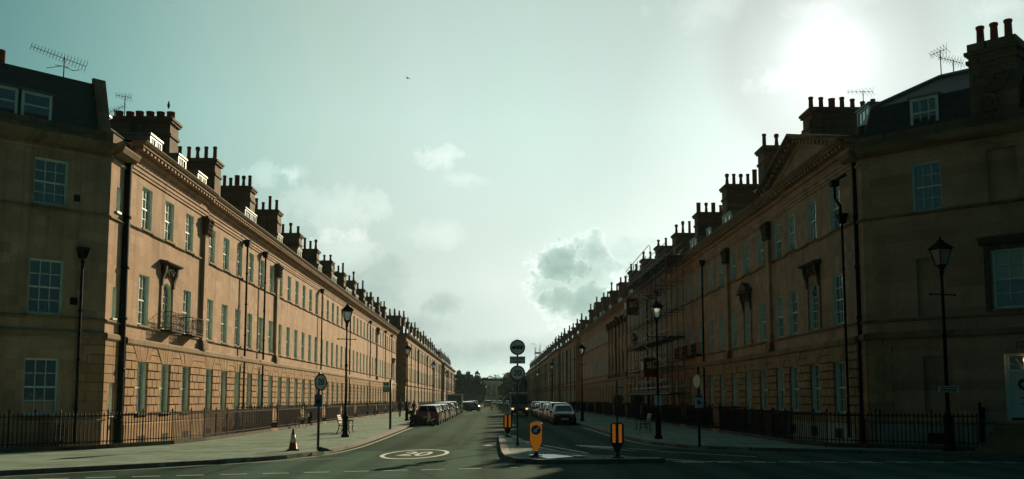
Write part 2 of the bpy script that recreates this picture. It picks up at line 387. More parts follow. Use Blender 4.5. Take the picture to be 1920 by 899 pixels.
def arch_window(parent, xc, z, w, h, M=I4):
    """round-headed sash: fills its rectangular hole with spandrels"""
    mb = MB(); r = w/2; hs = h-r; d = .21; n = 12
    arc = [(r-r*math.cos(math.pi*i/n), hs+r*math.sin(math.pi*i/n)) for i in range(n+1)]
    for i in range(n):
        (xa,za),(xb,zb) = arc[i], arc[i+1]
        mb.face([(xa,0,za),(xb,0,zb),(xb,0,h),(xa,0,h)], STONE); mb.face([(xa,0,za),(xa,d,za),(xb,d,zb),(xb,0,zb)][::-1], WHITE)
        c = Vector((r,0,hs)); P = [Vector((p[0],0,p[1])) for p in (arc[i],arc[i+1])]
        q = [c+(v-c)*.9 for v in P]
        mb.face([(P[0].x,d-.09,P[0].z),(P[1].x,d-.09,P[1].z),(q[1].x,d-.09,q[1].z),(q[0].x,d-.09,q[0].z)], WHITE)
    for s in (0, w): mb.face([(s,0,0),(s,0,hs),(s,d,hs),(s,d,0)], WHITE)
    mb.face([(0,0,0),(0,d,0),(w,d,0),(w,0,0)], TRIM)
    f = .055; y1, y2 = d-.09, d-.03
    mb.box(0,f,y1,y2,0,hs,WHITE); mb.box(w-f,w,y1,y2,0,hs,WHITE); mb.box(f,w-f,y1,y2,0,.085,WHITE)
    for zz in (hs*.28, hs*.56, hs*.80, hs): mb.box(f,w-f,y1+(0 if zz == hs*.56 else .014),y2,zz-.016,zz+.016,WHITE)
    for k in (1,2): mb.box(w*k/3-.013,w*k/3+.013,y1+.016,y2-.002,.08,hs,WHITE)
    for a in (45,90,135):
        t = R(a); mb.tube((r+.12*math.cos(t),y2-.03,hs+.12*math.sin(t)),(r+.93*r*math.cos(t),y2-.03,hs+.93*r*math.sin(t)),.014,WHITE,n=4)
    mb.box(-.06, w+.06, -.10, .05, -.09, -.003, TRIM)
    o = ob('window', mb, parent, M @ T(xc-r,0,z))
    p = MB(); y = d-.028
    p.face([(0,y,.05),(w,y,.05)] + [(a[0],y,a[1]) for a in arc[::-1]], GLASS); ob('pane', p, o); return o
def hood(parent, xc, w, z0, z1, M=I4, tri=False):
    """blackened carved hood on scrolled consoles round a first-floor window"""
    mb = MB()
    for s in (-1, 1):
        x = xc + s*(w/2+.17)
        mb.box(x-.11, x+.11, -.07, 0, z0, z1-.95, STONE)                     # slim pilaster
        mb.prism([(-.02,z1-.95),(-.08,z1-.9),(-.10,z1-.62),(-.22,z1-.3),(-.25,z1),(-.02,z1)], x-.09, x+.09, CARVED, 'x')
    mb.box(xc-w/2-.26, xc+w/2+.26, -.11, -.003, z1-.36, z1-.02, CARVED)
    mb.prism([(0,z1),(-.26,z1+.01),(-.38,z1+.07),(-.38,z1+.12),(-.3,z1+.14),(0,z1+.2)], xc-w/2-.46, xc+w/2+.46, CARVED, 'x')
    if tri:
        mb.prism([(xc-w/2-.46,z1+.2),(xc+w/2+.46,z1+.2),(xc,z1+.66)], -.34, 0, CARVED, 'y')
    rr = random.Random(3)
    for i in range(26):
        x = xc + rr.uniform(-w/2-.2, w/2+.2); z = z1-.22+rr.uniform(-.16,.14)
        mb.lathe([(.02,-.06),(.07,-.03),(.075,.03),(.02,.06)], CARVED, (x,-.12,z), 6)
    ob('window_hood', mb, parent, M)
def pilaster(parent, x, M=I4, w=.62):
    mb = MB(); y = -.16
    mb.box(x-w/2-.08, x+w/2+.08, -.26, 0, 4.36, 4.60, TRIM); mb.box(x-w/2-.04, x+w/2+.04, -.22, 0, 4.60, 4.78, TRIM)
    mb.box(x-w/2, x+w/2, y, 0, 4.78, 10.0, STONE); mb.box(x-w/2-.03, x+w/2+.03, y-.03, 0, 10.0, 10.07, STONE)
    ob('pilaster', mb, parent, M)
    c = MB(); c.hull8([(x-w/2,0,10.07),(x+w/2,0,10.07),(x+w/2,y-.02,10.07),(x-w/2,y-.02,10.07),(x-w/2-.08,0,10.9),(x+w/2+.08,0,10.9),(x+w/2+.08,y-.1,10.9),(x-w/2-.08,y-.1,10.9)], CARVED)
    c.box(x-w/2-.12, x+w/2+.12, y-.14, 0, 10.9, 10.998, CARVED)
    rr = random.Random(5)
    for k, z in enumerate((10.2, 10.4, 10.6)):
        for i in range(5):
            xx = x + (i-2)*w*.24*(1+.12*k)
            c.lathe([(.03,-.14),(.10,.0),(.12,.08),(.03,.13)], CARVED, (xx+rr.uniform(-.02,.02), y-.04-.02*k, z), 7)
    for s in (-1,1): c.lathe([(.04,-.12),(.14,-.05),(.14,.07),(.04,.12)], CARVED, (x+s*(w/2+.02), y-.1, 10.77), 8)
    ob('capital', c, parent, M)
def downpipe(parent, x, z0, z1, M=I4, r=.06, hop=True, y=-.24):
    mb = MB(); mb.tube((x,y,z0),(x,y,z1),r,IRON,n=8)
    z = z0+1.2
    while z < z1-.3:
        mb.tube((x,y,z),(x,y,z+.09),r*1.35,IRON,n=8); z += 1.8
    if hop: mb.hull8([(x-.10,y-.1,z1-.1),(x+.10,y-.1,z1-.1),(x+.10,y+.14,z1-.1),(x-.10,y+.14,z1-.1),(x-.2,y-.18,z1+.28),(x+.2,y-.18,z1+.28),(x+.2,y+.2,z1+.28),(x-.2,y+.2,z1+.28)], IRON)
    ob('downpipe', mb, parent, M)
def balcony(parent, x0, x1, z, M=I4):
    mb = MB(); d = -.55
    mb.box(x0, x1, d, -.002, z-.06, z, IRON)
    for (a, b) in (((x0,d),(x1,d)), ((x0,0),(x0,d)), ((x1,0),(x1,d))):
        for zz in (z+.08, z+.78): mb.tube((a[0],a[1],zz),(b[0],b[1],zz),.018,IRON,n=5)
        L = math.hypot(b[0]-a[0], b[1]-a[1]); n = max(2, int(L/.2))
        for i in range(n+1):
            t = i/n; p = (a[0]+(b[0]-a[0])*t, a[1]+(b[1]-a[1])*t); mb.tube((*p,z),(*p,z+.78),.014,IRON,n=4)
            if i < n:
                u = (i+.5)/n; q = Vector((a[0]+(b[0]-a[0])*u, a[1]+(b[1]-a[1])*u, z+.43))
                dx = Vector((b[0]-a[0], b[1]-a[1], 0)).normalized()
                for k in range(8):
                    t0, t1 = 2*math.pi*k/8, 2*math.pi*(k+1)/8
                    mb.tube(q+dx*.085*math.cos(t0)+Vector((0,0,.2*math.sin(t0))), q+dx*.085*math.cos(t1)+Vector((0,0,.2*math.sin(t1))), .011, IRON, n=4, caps=False)
    ob('balcony', mb, parent, M)
def pot_mb(h, r=.15, kind=0):
    mb = MB()
    if kind == 0: prof = [(r*1.15,0),(r*1.1,.08),(r*.92,.12),(r*.82,h-.12),(r*1.0,h-.1),(r*1.0,h-.02),(r*.8,h),(r*.66,h),(r*.66,h-.2)]
    elif kind == 1: prof = [(r*1.2,0),(r*1.0,.1),(r*.7,h*.6),(r*.75,h*.7),(r*1.1,h*.8),(r*1.1,h-.05),(r*.7,h),(r*.6,h-.1)]
    else: prof = [(r*1.25,0),(r*1.25,h-.06),(r*1.35,h-.05),(r*1.35,h),(r*1.0,h),(r*1.0,h-.12)]
    mb.lathe(prof, POT, n=12); return mb
POTC = {}
def chimney(parent, xc, y0, y1, z0, z1, npots, th=1.25, M=I4, ph=.85, seed=0, mat_=None):
    mt = mat_ or SOOT_SHADE; mb = MB(); rr = random.Random(seed)
    mb.box(xc-th/2, xc+th/2, y0, y1, z0, z1-.32, mt)
    mb.box(xc-th/2-.07, xc+th/2+.07, y0-.07, y1+.07, z1-1.0, z1-.86, mt)
    mb.box(xc-th/2-.10, xc+th/2+.10, y0-.10, y1+.10, z1-.32, z1-.2, mt); mb.box(xc-th/2-.16, xc+th/2+.16, y0-.16, y1+.16, z1-.2, z1-.08, mt)
    mb.box(xc-th/2-.05, xc+th/2+.05, y0-.05, y1+.05, z1-.08, z1, mt)
    c = ob('chimney', mb, parent, M)
    for i in range(npots):
        y = y0+.22+(y1-y0-.44)*(i/max(1,npots-1)); k = rr.choice((0,0,0,1,2)); h = round(ph*rr.choice((.8,1,1,1,1.15,1.35)),2)
        if ph < .5: k, h = 2, ph
        if (k,h) not in POTC: POTC[(k,h)] = pot_mb(h, .16 if ph < .5 else .13, k).mesh('chimney_pot')
        ob('chimney_pot', POTC[(k,h)], c, T(xc+rr.uniform(-.06,.06), y, z1-.01, rr.uniform(0,6)))
    return c
def dormer(parent, x0, x1, z0, z1, y=.75, M=I4, n=2, bars=True):
    mb = MB(); t = .10
    mb.box(x0, x1, y+.06, y+2.0, z0, z1-.02, LEAD); mb.box(x0-.08, x1+.08, y-.06, y+2.05, z1-.02, z1+.06, LEAD)
    for k in range(n+1):
        xc = x0+(x1-x0)*k/n; a = min(max(xc-t/2,x0),x1-t); mb.box(a, a+t, y-.01, y+.06, z0, z1-.02, WHITE)
    mb.box(x0,x1,y-.008,y+.058,z0,z0+t,WHITE); mb.box(x0,x1,y-.008,y+.058,z1-.02-t,z1-.02,WHITE)
    mb.box(x0+.05,x1-.05,y,y+.05,(z0+z1)/2-.03,(z0+z1)/2+.03,WHITE)
    for k in range(n):
        a = x0+(x1-x0)*k/n+t/2; b = x0+(x1-x0)*(k+1)/n-t/2
        for j in (1,2) if bars else (): xx = a+(b-a)*j/3; mb.box(xx-.015,xx+.015,y+.012,y+.05,z0+t,z1-t,WHITE)
    d = ob('dormer', mb, parent, M)
    p = MB(); p.face([(x0+.04,y+.035,z0+.04),(x1-.04,y+.035,z0+.04),(x1-.04,y+.035,z1-.06),(x0+.04,y+.035,z1-.06)], GLASS); ob('pane', p, d)
def roof_mb(w, x0=0.0, depth=10.0, ridge=2.8, zr=14.1):
    mb = MB(); x1 = w-.001; x0 += .001
    prof = [(-.45,EAVE),(.05,EAVE+.10),(.35,EAVE+.06),(ridge,zr),(depth-ridge,zr),(depth,EAVE)]
    for i in range(len(prof)-1):
        (a,za),(b,zb) = prof[i], prof[i+1]
        mb.face([(x0,a,za),(x1,a,za),(x1,b,zb),(x0,b,zb)], LEAD if i < 2 else SLATE)
    for x in (x0,x1): mb.face([(x,a,z) for a,z in prof], SLATE)
    mb.box(x1-.35, x1-.02, .3, depth-.3, EAVE, EAVE+.3, TRIM)
    mb.prism([(.3,EAVE+.1),(ridge,zr+.02),(ridge,zr+.25),(.3,EAVE+.45)][::-1], x1-.36, x1-.03, TRIM, 'x')
    return mb
DOORC = [mat('green_black_door_paint', (.012,.02,.018), .3), mat('dark_blue_door_paint', (.012,.016,.035), .3), mat('white_door_paint', (.62,.66,.62), .35), mat('dark_red_door_paint', (.06,.01,.01), .3)]
BRASS = mat('dull_brass', (.35,.24,.09), .35, 1)
def door(parent, x, w, ztop, M=I4, k=0, zb=.50):
    d = .30; h = ztop-zb; mb = MB()
    mb.face([(0,0,0),(0,0,h),(0,d,h),(0,d,0)], WHITE); mb.face([(w,0,0),(w,d,0),(w,d,h),(w,0,h)], WHITE)
    mb.face([(0,0,h),(w,0,h),(w,d,h),(0,d,h)], WHITE); mb.face([(0,0,0),(0,d,0),(w,d,0),(w,0,0)], TRIM)
    hd = h-.62; m = DOORC[k % 4]
    mb.box(0,.09,d-.12,d-.02,0,h,WHITE); mb.box(w-.09,w,d-.12,d-.02,0,h,WHITE); mb.box(.09,w-.09,d-.12,d-.02,hd,hd+.09,WHITE); mb.box(.09,w-.09,d-.12,d-.02,h-.07,h,WHITE)
    mb.box(.09,w-.09,d-.07,d-.02,0,hd,m)
    for (a,b) in ((.15,w/2-.05),(w/2+.05,w-.15)):
        for (z0,z1) in ((.18,hd*.38),(hd*.44,hd*.72),(hd*.78,hd-.1)):
            mb.box(a,b,d-.085,d-.07,z0,z1,m)
    for t in range(5):
        an = math.pi*(t+1)/6; mb.tube((w/2,d-.06,hd+.1),(w/2+.55*(w-.2)*math.cos(an),d-.06,hd+.09+.42*math.sin(an)),.013,WHITE,n=4)
    o = ob('door', mb, parent, M @ T(x,0,zb))
    p = MB(); p.face([(.09,d-.03,hd+.09),(w-.09,d-.03,hd+.09),(w-.09,d-.03,h-.07),(.09,d-.03,h-.07)], GLASS); ob('fanlight', p, o)
    hn = MB(); hn.lathe([(.02,-.05),(.045,-.02),(.045,.02),(.02,.05)], BRASS, (w-.22,d-.12,hd*.46), 8); hn.box(w/2-.14,w/2+.14,d-.082,d-.07,hd*.40,hd*.43,BRASS); ob('handle', hn, o)
    return o
HC = {}
def house_meshes(w, bays, dr, ow=1.18, zr=14.1):
    key = (w, tuple(bays), dr, ow, zr)
    if key in HC: return HC[key]
    g = []; ops = []
    for i, b in enumerate(bays):
        x0, x1 = b-ow/2, b+ow/2; zb = .50 if i == dr else GZ[0]
        g.append((x0,x1,zb,GZ[1])); ops += [(x0,x1,zb,GZ[1]), (x0,x1,*FZ), (x0,x1,*SZ)]
    wm = wall_front(w, ops, 0, EAVE-.2, JOINT)
    for b in bays: wm.box(b-.45, b+.45, -.134, -.10, .05, .42, DARKHOLE)
    for x, sgn in ((0,1),(w,-1)): wm.face([(x,0,0),(x,10,0),(x,10,EAVE-.1),(x,0,EAVE-.1)][::sgn], STONE)
    wm.face([(0,10,0),(0,10,EAVE),(w,10,EAVE),(w,10,0)], STONE)
    x = 0
    for o in sorted(g):                                             # plinth
        if o[2] < ZP:
            wm.append(moulding(o[0], [(.13,0),(.13,ZP-.06),(PR,ZP)], RUST, x)); x = o[1]
    wm.append(moulding(w, [(.13,0),(.13,ZP-.06),(PR,ZP)], RUST, x))
    cl = rustic(w, g)
    bd = MB(); bd.append(moulding(w, [(.12,BAND[0]),(.16,BAND[0]+.06),(.16,BAND[1]-.06),(.10,BAND[1])], TRIM))
    bd.append(moulding(w, [(.05,STR1[0]),(.08,STR1[0]+.05),(.04,STR1[1])], TRIM))
    cuts = [0]+[v for b in bays for v in (b-ow/2-.065, b+ow/2+.065)]+[w]
    for a, b in zip(cuts[::2], cuts[1::2]): bd.append(moulding(b, [(.05,STR2[0]-.03),(.09,STR2[0]+.02),(.05,STR2[1]-.03)], TRIM, a))
    HC[key] = dict(wall=wm.mesh('wall'), cl=cl.mesh('stone_cladding'), bd=bd.mesh('string_course'), co=cornice_mb(w).mesh('cornice'), roof=roof_mb(w, zr=zr).mesh('roof'))
    return HC[key]
def house(label, M, w, bays, dr, chim_x, seed, pil=(), pipes=(), arch=None, hoods=(), balc=(), npots=5, group=None, ow=1.18, base=None, ph=.85, chy=(1.6,4.6), chz=16.0, dorm=True, hops=True, zr=14.1):
    rr = random.Random(seed); root = thing('terraced_house', label, 'house', M, group); ms = house_meshes(w, bays, dr, ow, zr)
    wall = ms['wall']
    if arch is not None:
        pass
    ob('wall', wall, root); ob('stone_cladding', ms['cl'], root); ob('string_course', ms['bd'], root); ob('cornice', ms['co'], root); ob('roof', ms['roof'], root)
    for i, b in enumerate(bays):
        x = b-ow/2
        if i == dr: door(root, x, ow, GZ[1], k=rr.randrange(4))
        else: window(root, x, GZ[0], ow, GZ[1]-GZ[0], var=rr.choice((0,0,3,1)), deep=.07)
        if arch == i: arch_window(root, b, FZ[0], ow, FZ[1]-FZ[0])
        else: window(root, x, FZ[0], ow, FZ[1]-FZ[0], var=rr.choice((0,0,3,1,0,2)))
        window(root, x, SZ[0], ow, SZ[1]-SZ[0], var=rr.choice((0,3,1,0,2,0)))
        if i in hoods: hood(root, b, ow, STR1[1], FZ[1]+.75, tri=(hoods[i] == 'tri'))
        if i in balc: balcony(root, b-ow/2-.25, b+ow/2+.25, STR1[1]-.02)
    for p in pil: pilaster(root, p)
    for p in pipes:
        downpipe(root, p, .4, 4.0, hop=False); downpipe(root, p, 4.36, 10.9, hop=hops, r=.062)
    chimney(root, chim_x, chy[0], chy[1], EAVE-.05, chz+rr.uniform(-.30,.22), npots, ph=ph, seed=seed)
    if dorm:
        a = rr.uniform(.8, w-4.2); dormer(root, a, a+rr.choice((1.5,2.2,2.8)), EAVE+.12, 13.72+rr.uniform(-.12,.1), n=2)
        if rr.random() < .5 and a+3.2 < w-2: dormer(root, w-2.4, w-1.2, EAVE+.12, 13.7, n=1)
    if base:                                                        # pale painted lower wall with dark vents
        mb = MB(); x = 0
        mb.box(.05, w-.35, -.17, -.131, .05, .93, PALE)
        for b in base: mb.box(b-.42, b+.42, -.176, -.165, .32, .72, DARKHOLE)
        ob('basement_wall', mb, root)
    return root

# far houses: one mesh each (too small to show parts)
def far_mesh(w, bays, dr, chim_x, seed, pil=False):
    mb = MB(); rr = random.Random(seed); ow = 1.18; ops = []
    for i, b in enumerate(bays):
        ops += [(b-ow/2,b+ow/2,.5 if i == dr else GZ[0],GZ[1]), (b-ow/2,b+ow/2,*FZ), (b-ow/2,b+ow/2,*SZ)]
    mb.append(wall_front(w, ops, 0, EAVE-.2, RUST))
    for x, sgn in ((0,1),(w,-1)): mb.face([(x,0,0),(x,10,0),(x,10,EAVE-.1),(x,0,EAVE-.1)][::sgn], SOOT_SHADE)  # end walls get the dark stone so their shade is put into the colour
    for o in ops:
        a, h = o[1]-o[0], o[3]-o[2]; s = MB(); d = .3
        s.face([(0,0,0),(0,0,h),(0,d,h),(0,d,0)], WHITE); s.face([(a,0,0),(a,d,0),(a,d,h),(a,0,h)], WHITE); s.face([(0,0,h),(a,0,h),(a,d,h),(0,d,h)], WHITE)
        s.face([(0,d,0),(a,d,0),(a,d,h),(0,d,h)], GLASS if rr.random() < .75 else BGLASS)
        s.box(0,.06,d-.07,d-.01,0,h,WHITE); s.box(a-.06,a,d-.07,d-.01,0,h,WHITE); s.box(.06,a-.06,d-.07,d-.01,h*.48,h*.52,WHITE); s.box(-.05,a+.05,-.1,.02,-.1,-.004,TRIM)
        mb.append(s, T(o[0],0,o[2]))
    mb.append(moulding(w, [(.12,BAND[0]),(.16,BAND[0]+.06),(.16,BAND[1]-.06),(.10,BAND[1])], TRIM)); mb.append(moulding(w, [(.05,STR1[0]),(.08,STR1[0]+.05),(.04,STR1[1])], TRIM))
    mb.append(moulding(w, [(.06,11.0),(.14,11.3),(.14,11.37),(.06,11.38)], STONE)); mb.append(moulding(w, [(.17,11.98),(.46,12.0),(.6,12.22),(.6,12.25)], TRIM))
    mb.append(roof_mb(w))
    if pil: mb.box(.1,.7,-.16,0,4.4,10.99,TRIM); mb.box(0,.8,-.3,0,10.2,10.99,CARVED)
    mb.tube((w-.15,-.2,.4),(w-.15,-.2,10.9),.08,IRON,n=6)
    zc = 16.0+rr.uniform(-.3,.2); mb.box(chim_x-.62,chim_x+.62,1.6,5.2,12.1,zc-.2,SOOT_SHADE); mb.box(chim_x-.76,chim_x+.76,1.46,5.34,zc-.2,zc,SOOT_SHADE)
    for i in range(5):
        h = rr.choice((.7,.9,.9,1.2)); mb.tube((chim_x,1.85+i*.78,zc-.02),(chim_x,1.85+i*.78,zc+h),.17,POT,.13,n=8)
    a = rr.uniform(.8,w-3.5); b = a+2.2
    mb.box(a,b,.8,2.6,12.3,13.7,LEAD); mb.box(a,b,.74,.79,12.3,13.7,WHITE); mb.face([(a+.1,.735,12.5),(b-.1,.735,12.5),(b-.1,.735,13.6),(a+.1,.735,13.6)], GLASS)
    return mb.mesh('terraced_house')

# ------------------------------------------------------------------ the two terraces
XL, XR = -14.5, 14.4
ML = lambda y, x=XL: T(x, y, 0, R(90))            # left row: local x runs up the street
MR = lambda y, x=XR: T(x, y, 0, R(-90))           # right row: local x runs towards the camera; y = far end
WL = 8.25; BL = (1.375, 4.125, 6.875)
house('sunlit three storey end pavilion with an arched hooded window and two little balconies', ML(38.0, XL+.1), 10.3, (1.93,4.75,7.62), None, 9.75, 11, pil=(10.0,), arch=1, hoods={1:'flat'}, balc=(1,2), npots=6, ph=.42, chz=16.0)
GL = 'terraced houses of the sunlit row'
lpil = {1:(), 2:(8.25,), 3:(), 9:(8.2,)}
lpipe = {1:(7.7,), 2:(4.0,), 4:(8.1,), 6:(8.1,), 8:(8.1,), 10:(8.1,), 11:(8.1,)}
for k in range(12):
    house('sunlit terraced house, %s after the near end pavilion with the balconies' % ORD[k], ML(48.3+WL*k), WL, BL, 2, WL-.62, 20+k, pil=lpil.get(k+1,()), pipes=lpipe.get(k+1,()), group=GL, npots=(6,7,6,5,6,5,6,6,5,6,5,6)[k],
          hoods={1:'flat'} if k == 11 else {})
WR = 8.93; BR = (1.55, 4.5, 7.46)
r1 = house('shaded end pavilion under a big triangular pediment with an arched hooded window', MR(45.95, XR-.1), 9.0, (1.05,4.0,6.95), None, -.6, 51, arch=1, hoods={1:'flat'}, npots=8, ph=.62, chz=16.1, chy=(1.5,5.6), base=(1.05,4.0,6.95), dorm=False, zr=13.1)
def pediment(parent):
    xa, xb, z0, za = -3.7, 9.2, EAVE+.002, 14.15; xm = (xa+xb)/2; mb = MB()
    mb.prism([(xa+.6,z0),(xb-.6,z0),(xm,za-.35)], -.10, .5, STONE, 'y')
    L = math.hypot(xm-xa, za-z0)
    for s, xe in ((1,xa),(-1,xb)):
        d = Vector((xm-xe,0,za-z0))/L; nrm = Vector((-d.z*s,0,d.x*s))
        for (yo, t0, t1, m) in ((-.62,-.12,.0,TRIM),(-.5,-.24,-.12,TRIM),(-.3,-.4,-.24,STONE)):
            P = [Vector((xe,0,z0))+nrm*t for t in (t0,t1)] + [Vector((xm,0,za))+Vector((0,0,t/abs(nrm.z))) for t in (t1,t0)]
            P[0].z = max(P[0].z, z0+.0)
            q = [(p.x,p.z) for p in P]
            mb.prism(q if s > 0 else q[::-1], yo, .5, m, 'y')
        n = 14
        for i in range(1,n):
            p = Vector((xe,0,z0))+d*L*i/n+nrm*-.3; mb.box(p.x-.09,p.x+.09,-.46,-.29,p.z-.09,p.z+.05,STONE)
    # sunk inner triangle panel
    k = .52; q = [(xm+(x-xm)*k, z0+.22+(z-z0)*k) for x,z in ((xa,z0),(xb,z0),(xm,za))]
    for a, b in zip(q, q[1:]+q[:1]):
        mb.tube((a[0],-.12,a[1]),(b[0],-.12,b[1]),.05,STONE,n=4)
    mb.face([(xa+.3,.5,z0),(xm,.5,za-.05),(xm,6,za-.05),(xa+.3,6,z0)], SLATE); mb.face([(xb-.3,.5,z0),(xb-.3,6,z0),(xm,6,za-.05),(xm,.5,za-.05)], SLATE)
    ob('pediment', mb, parent)
pediment(r1)
dormer(r1, 5.6, 6.9, 13.0, 14.3, y=1.6, n=1)
downpipe(r1, 8.35, .4, 9.0, y=-.26, r=.05); 
hp = MB(); hp.tube((8.35,-.3,9.1),(8.35,-.3,9.6),.06,IRON); hp.tube((8.35,-.3,9.6),(7.9,-.34,10.0),.06,IRON); hp.tube((7.9,-.34,10.0),(7.9,-.34,10.5),.06,IRON); hp.box(7.75,8.05,-.5,-.2,10.5,10.75,IRON); hp.tube((7.9,-.34,10.72),(9.0,-.3,10.72),.06,IRON); ob('downpipe_offset', hp, r1)
GR = 'terraced houses of the shaded row'
rpil = {0:(6.05,), 1:(6.3,), 6:(1.0,4.0,7.0), 7:(1.0,4.0,7.0)}
rpipe = {1:(.25,), 3:(.25,), 4:(4.4,), 6:(.25,)}
NRR = 12
for k in range(NRR):
    house('shaded terraced house, %s after the pedimented end pavilion' % ORD[k], MR(45.95+WR*(k+1)), WR, BR, 0, .1, 60+k, pil=rpil.get(k,()), pipes=rpipe.get(k,()), group=GR, npots=(5,7,6,6,5,5,6,6,5,6,5,6)[k],
          hoods={0:'tri'} if k == 0 else {1:'tri'} if k == 5 else {}, balc=(0,1,2) if k in (2,) else (), ow=1.15, chy=(1.4,4.7), chz=16.35)
# far houses
fl = [far_mesh(8.3, BL, 2, 7.7, 200+i, pil=(i == 0)) for i in range(3)]; fr = [far_mesh(WR, BR, 0, .4, 210+i, pil=(i == 1)) for i in range(4)]
for k in range(13):
    tag(ob('terraced_house', fl[k % 3], None, ML(152.0+8.32*k, -13.4)), 'sunlit far terraced house, %s beyond the side street gap' % ORD[k], 'house', 'far houses of the sunlit row')
for k in range(10):
    tag(ob('terraced_house', fl[k % 3], None, ML(278.0+8.32*k, -13.4)), 'small distant terraced house by the trees, %s of its sunlit block' % ORD[k], 'house', 'distant houses of the sunlit row')
YFAR = 45.95+WR*(NRR+1)
for k in range(26):
    x = XR-(.35 if 4 <= k < 8 else 0)
    tag(ob('terraced_house', fr[k % 4], None, MR(YFAR+WR*(k+1), x)), 'shaded far terraced house, %s of the run receding towards the trees' % ORD[k], 'house', 'far houses of the shaded row')

# ------------------------------------------------------------------ corner houses on the square
def corner_house(side):
    if side < 0:
        M = T(XL, 36.3, 0, R(45)); lab = 'dark corner house on the square with double dormer under an aerial'
    else:
        M = T(XR, 36.4, 0, R(-45)); lab = 'dark corner house with white panelled door and tall roundel chimney'
    root = thing('corner_house', lab, 'house', M)
    # local x along the wing; the corner with the street is x = 0; the wing runs to x = -Wd (left) or +Wd (right)
    Wd = 13.0
    def X(s): return -s if side < 0 else s
    off = 0 if side > 0 else -Wd
    ops = []; wins = []
    def op(s0, s1, z0, z1, kind):
        a, b = sorted((X(s0), X(s1))); ops.append((a-off, b-off, z0, z1)); wins.append((a, b, z0, z1, kind))
    if side < 0:
        for s in (1.59, 5.6, 9.6):
            op(s, s+1.18, GZ[0], GZ[1]-.08, 'w'); op(s, s+1.18, FZ[0], FZ[1]-.1, 'w'); op(s, s+1.18, SZ[0], SZ[1]-.06, 'w')
    else:
        op(1.95, 3.0, SZ[0]-.1, SZ[1], 'w'); op(4.6, 5.58, SZ[0]-.1, SZ[1]+.06, 'b'); op(1.97, 3.02, FZ[0], FZ[1]+.06, 'b'); op(2.07, 3.1, 1.45, 3.46, 'b')
        op(4.62, 6.1, FZ[0]+.1, FZ[1]+.1, 'w'); op(4.84, 5.92, .96, 3.46, 'd')
        for s in (8.2, 10.6):
            op(s, s+1.1, GZ[0], GZ[1], 'w'); op(s, s+1.1, FZ[0], FZ[1], 'w'); op(s, s+1.1, SZ[0], SZ[1], 'w')
    MW = T(off, 0, 0)
    wm = wall_front(Wd, ops, 0, 11.2, STONE); wm.xf(MW)
    for a, b, z0, z1, kind in wins:
        if kind == 'b':
            d = .14
            wm.face([(a,0,z0),(a,0,z1),(a,d,z1),(a,d,z0)], STONE); wm.face([(b,0,z0),(b,d,z0),(b,d,z1),(b,0,z1)], STONE); wm.face([(a,0,z1),(b,0,z1),(b,d,z1),(a,d,z1)], STONE)
            wm.face([(a,d,z0),(b,d,z0),(b,d,z1),(a,d,z1)], STONE); wm.face([(a,0,z0),(a,d,z0),(b,d,z0),(b,0,z0)], TRIM)
    xe = X(Wd); wm.face([(xe,0,0),(xe,9,0),(xe,9,11.5),(xe,0,11.5)], STONE); wm.face([(off,9,0),(off,9,11.5),(off+Wd,9,11.5),(off+Wd,9,0)], STONE)
    wm.append(moulding(Wd, [(.10,0),(.10,1.02),(.16,1.06),(.16,1.14),(.05,1.18)], STONE).xf(MW))
    # short return facing the street, with blind slits, up to the recess of the downpipe
    ret = T(0,0,0,R(45)) if side < 0 else T(0,0,0,R(-45))
    rw = 1.72 if side < 0 else 1.1
    if side < 0: rops = [(.62,.98,1.3,2.55),(.62,.98,5.0,6.2),(.62,.98,9.15,10.1)]; rm = wall_front(rw, rops, 0, 11.2, STONE, STONE)
    else: rops = []; rm = wall_front(rw, [], 0, 11.2, STONE, STONE).xf(T(-rw))
    for o in rops:
        rm.face([(o[0],.35,o[2]),(o[1],.35,o[2]),(o[1],.35,o[3]),(o[0],.35,o[3])], GLASS)
        rm.face([(o[0],0,o[2]),(o[0],0,o[3]),(o[0],.35,o[3]),(o[0],.35,o[2])], WHITE); rm.face([(o[1],0,o[2]),(o[1],.35,o[2]),(o[1],.35,o[3]),(o[1],0,o[3])], WHITE)
        rm.face([(o[0],0,o[3]),(o[1],0,o[3]),(o[1],.35,o[3]),(o[0],.35,o[3])], WHITE); rm.box(o[0]-.04,o[1]+.04,-.07,.34,o[2]-.08,o[2]+.001,WHITE)
    wm.append(rm, ret)
    ob('wall', wm, root)
    # quoin rustication on the corner
    q = MB()
    for k in range(9):
        z = ZP+.2+k*.345
        if z > 3.95: break
        l = .95 if k % 2 else .6
        if side < 0:
            q.box(-l, -.012, -.05, -.002, z, z+.32, RUST)
            for (a,b) in ((.012,.55),(1.06,1.7)) if z < 2.5 else ((.012,.8),(.83,1.7)):
                bb = MB(); bb.box(a,b,-.05,-.002,z,z+.32,RUST); q.append(bb, ret)
        else:
            q.box(.012, l, -.05, -.002, z, z+.32, RUST); bb = MB(); bb.box(-rw,-.012,-.05,-.002,z,z+.32,RUST); q.append(bb, ret)
    ob('stone_cladding', q, root)
    c = MB()
    def run(prof, m):
        c.append(moulding(Wd, prof, m).xf(MW)); mm = moulding(rw, prof, m)
        if side > 0: mm.xf(T(-rw))
        c.append(mm, ret)
    run([(.09,BAND[0]+.08),(.13,BAND[0]+.14),(.13,BAND[1]),(.08,BAND[1]+.05)], TRIM); run([(.05,STR1[0]-.02),(.09,STR1[0]+.04),(.04,STR1[1]-.02)], TRIM); run([(.05,STR2[0]-.06),(.09,STR2[0]-.02),(.05,STR2[1]-.07)], TRIM)
    run([(.04,10.95),(.07,11.0),(.07,11.06),(.02,11.07)], STONE); run([(.12,11.2),(.40,11.32),(.48,11.5),(.48,11.55)], TRIM)
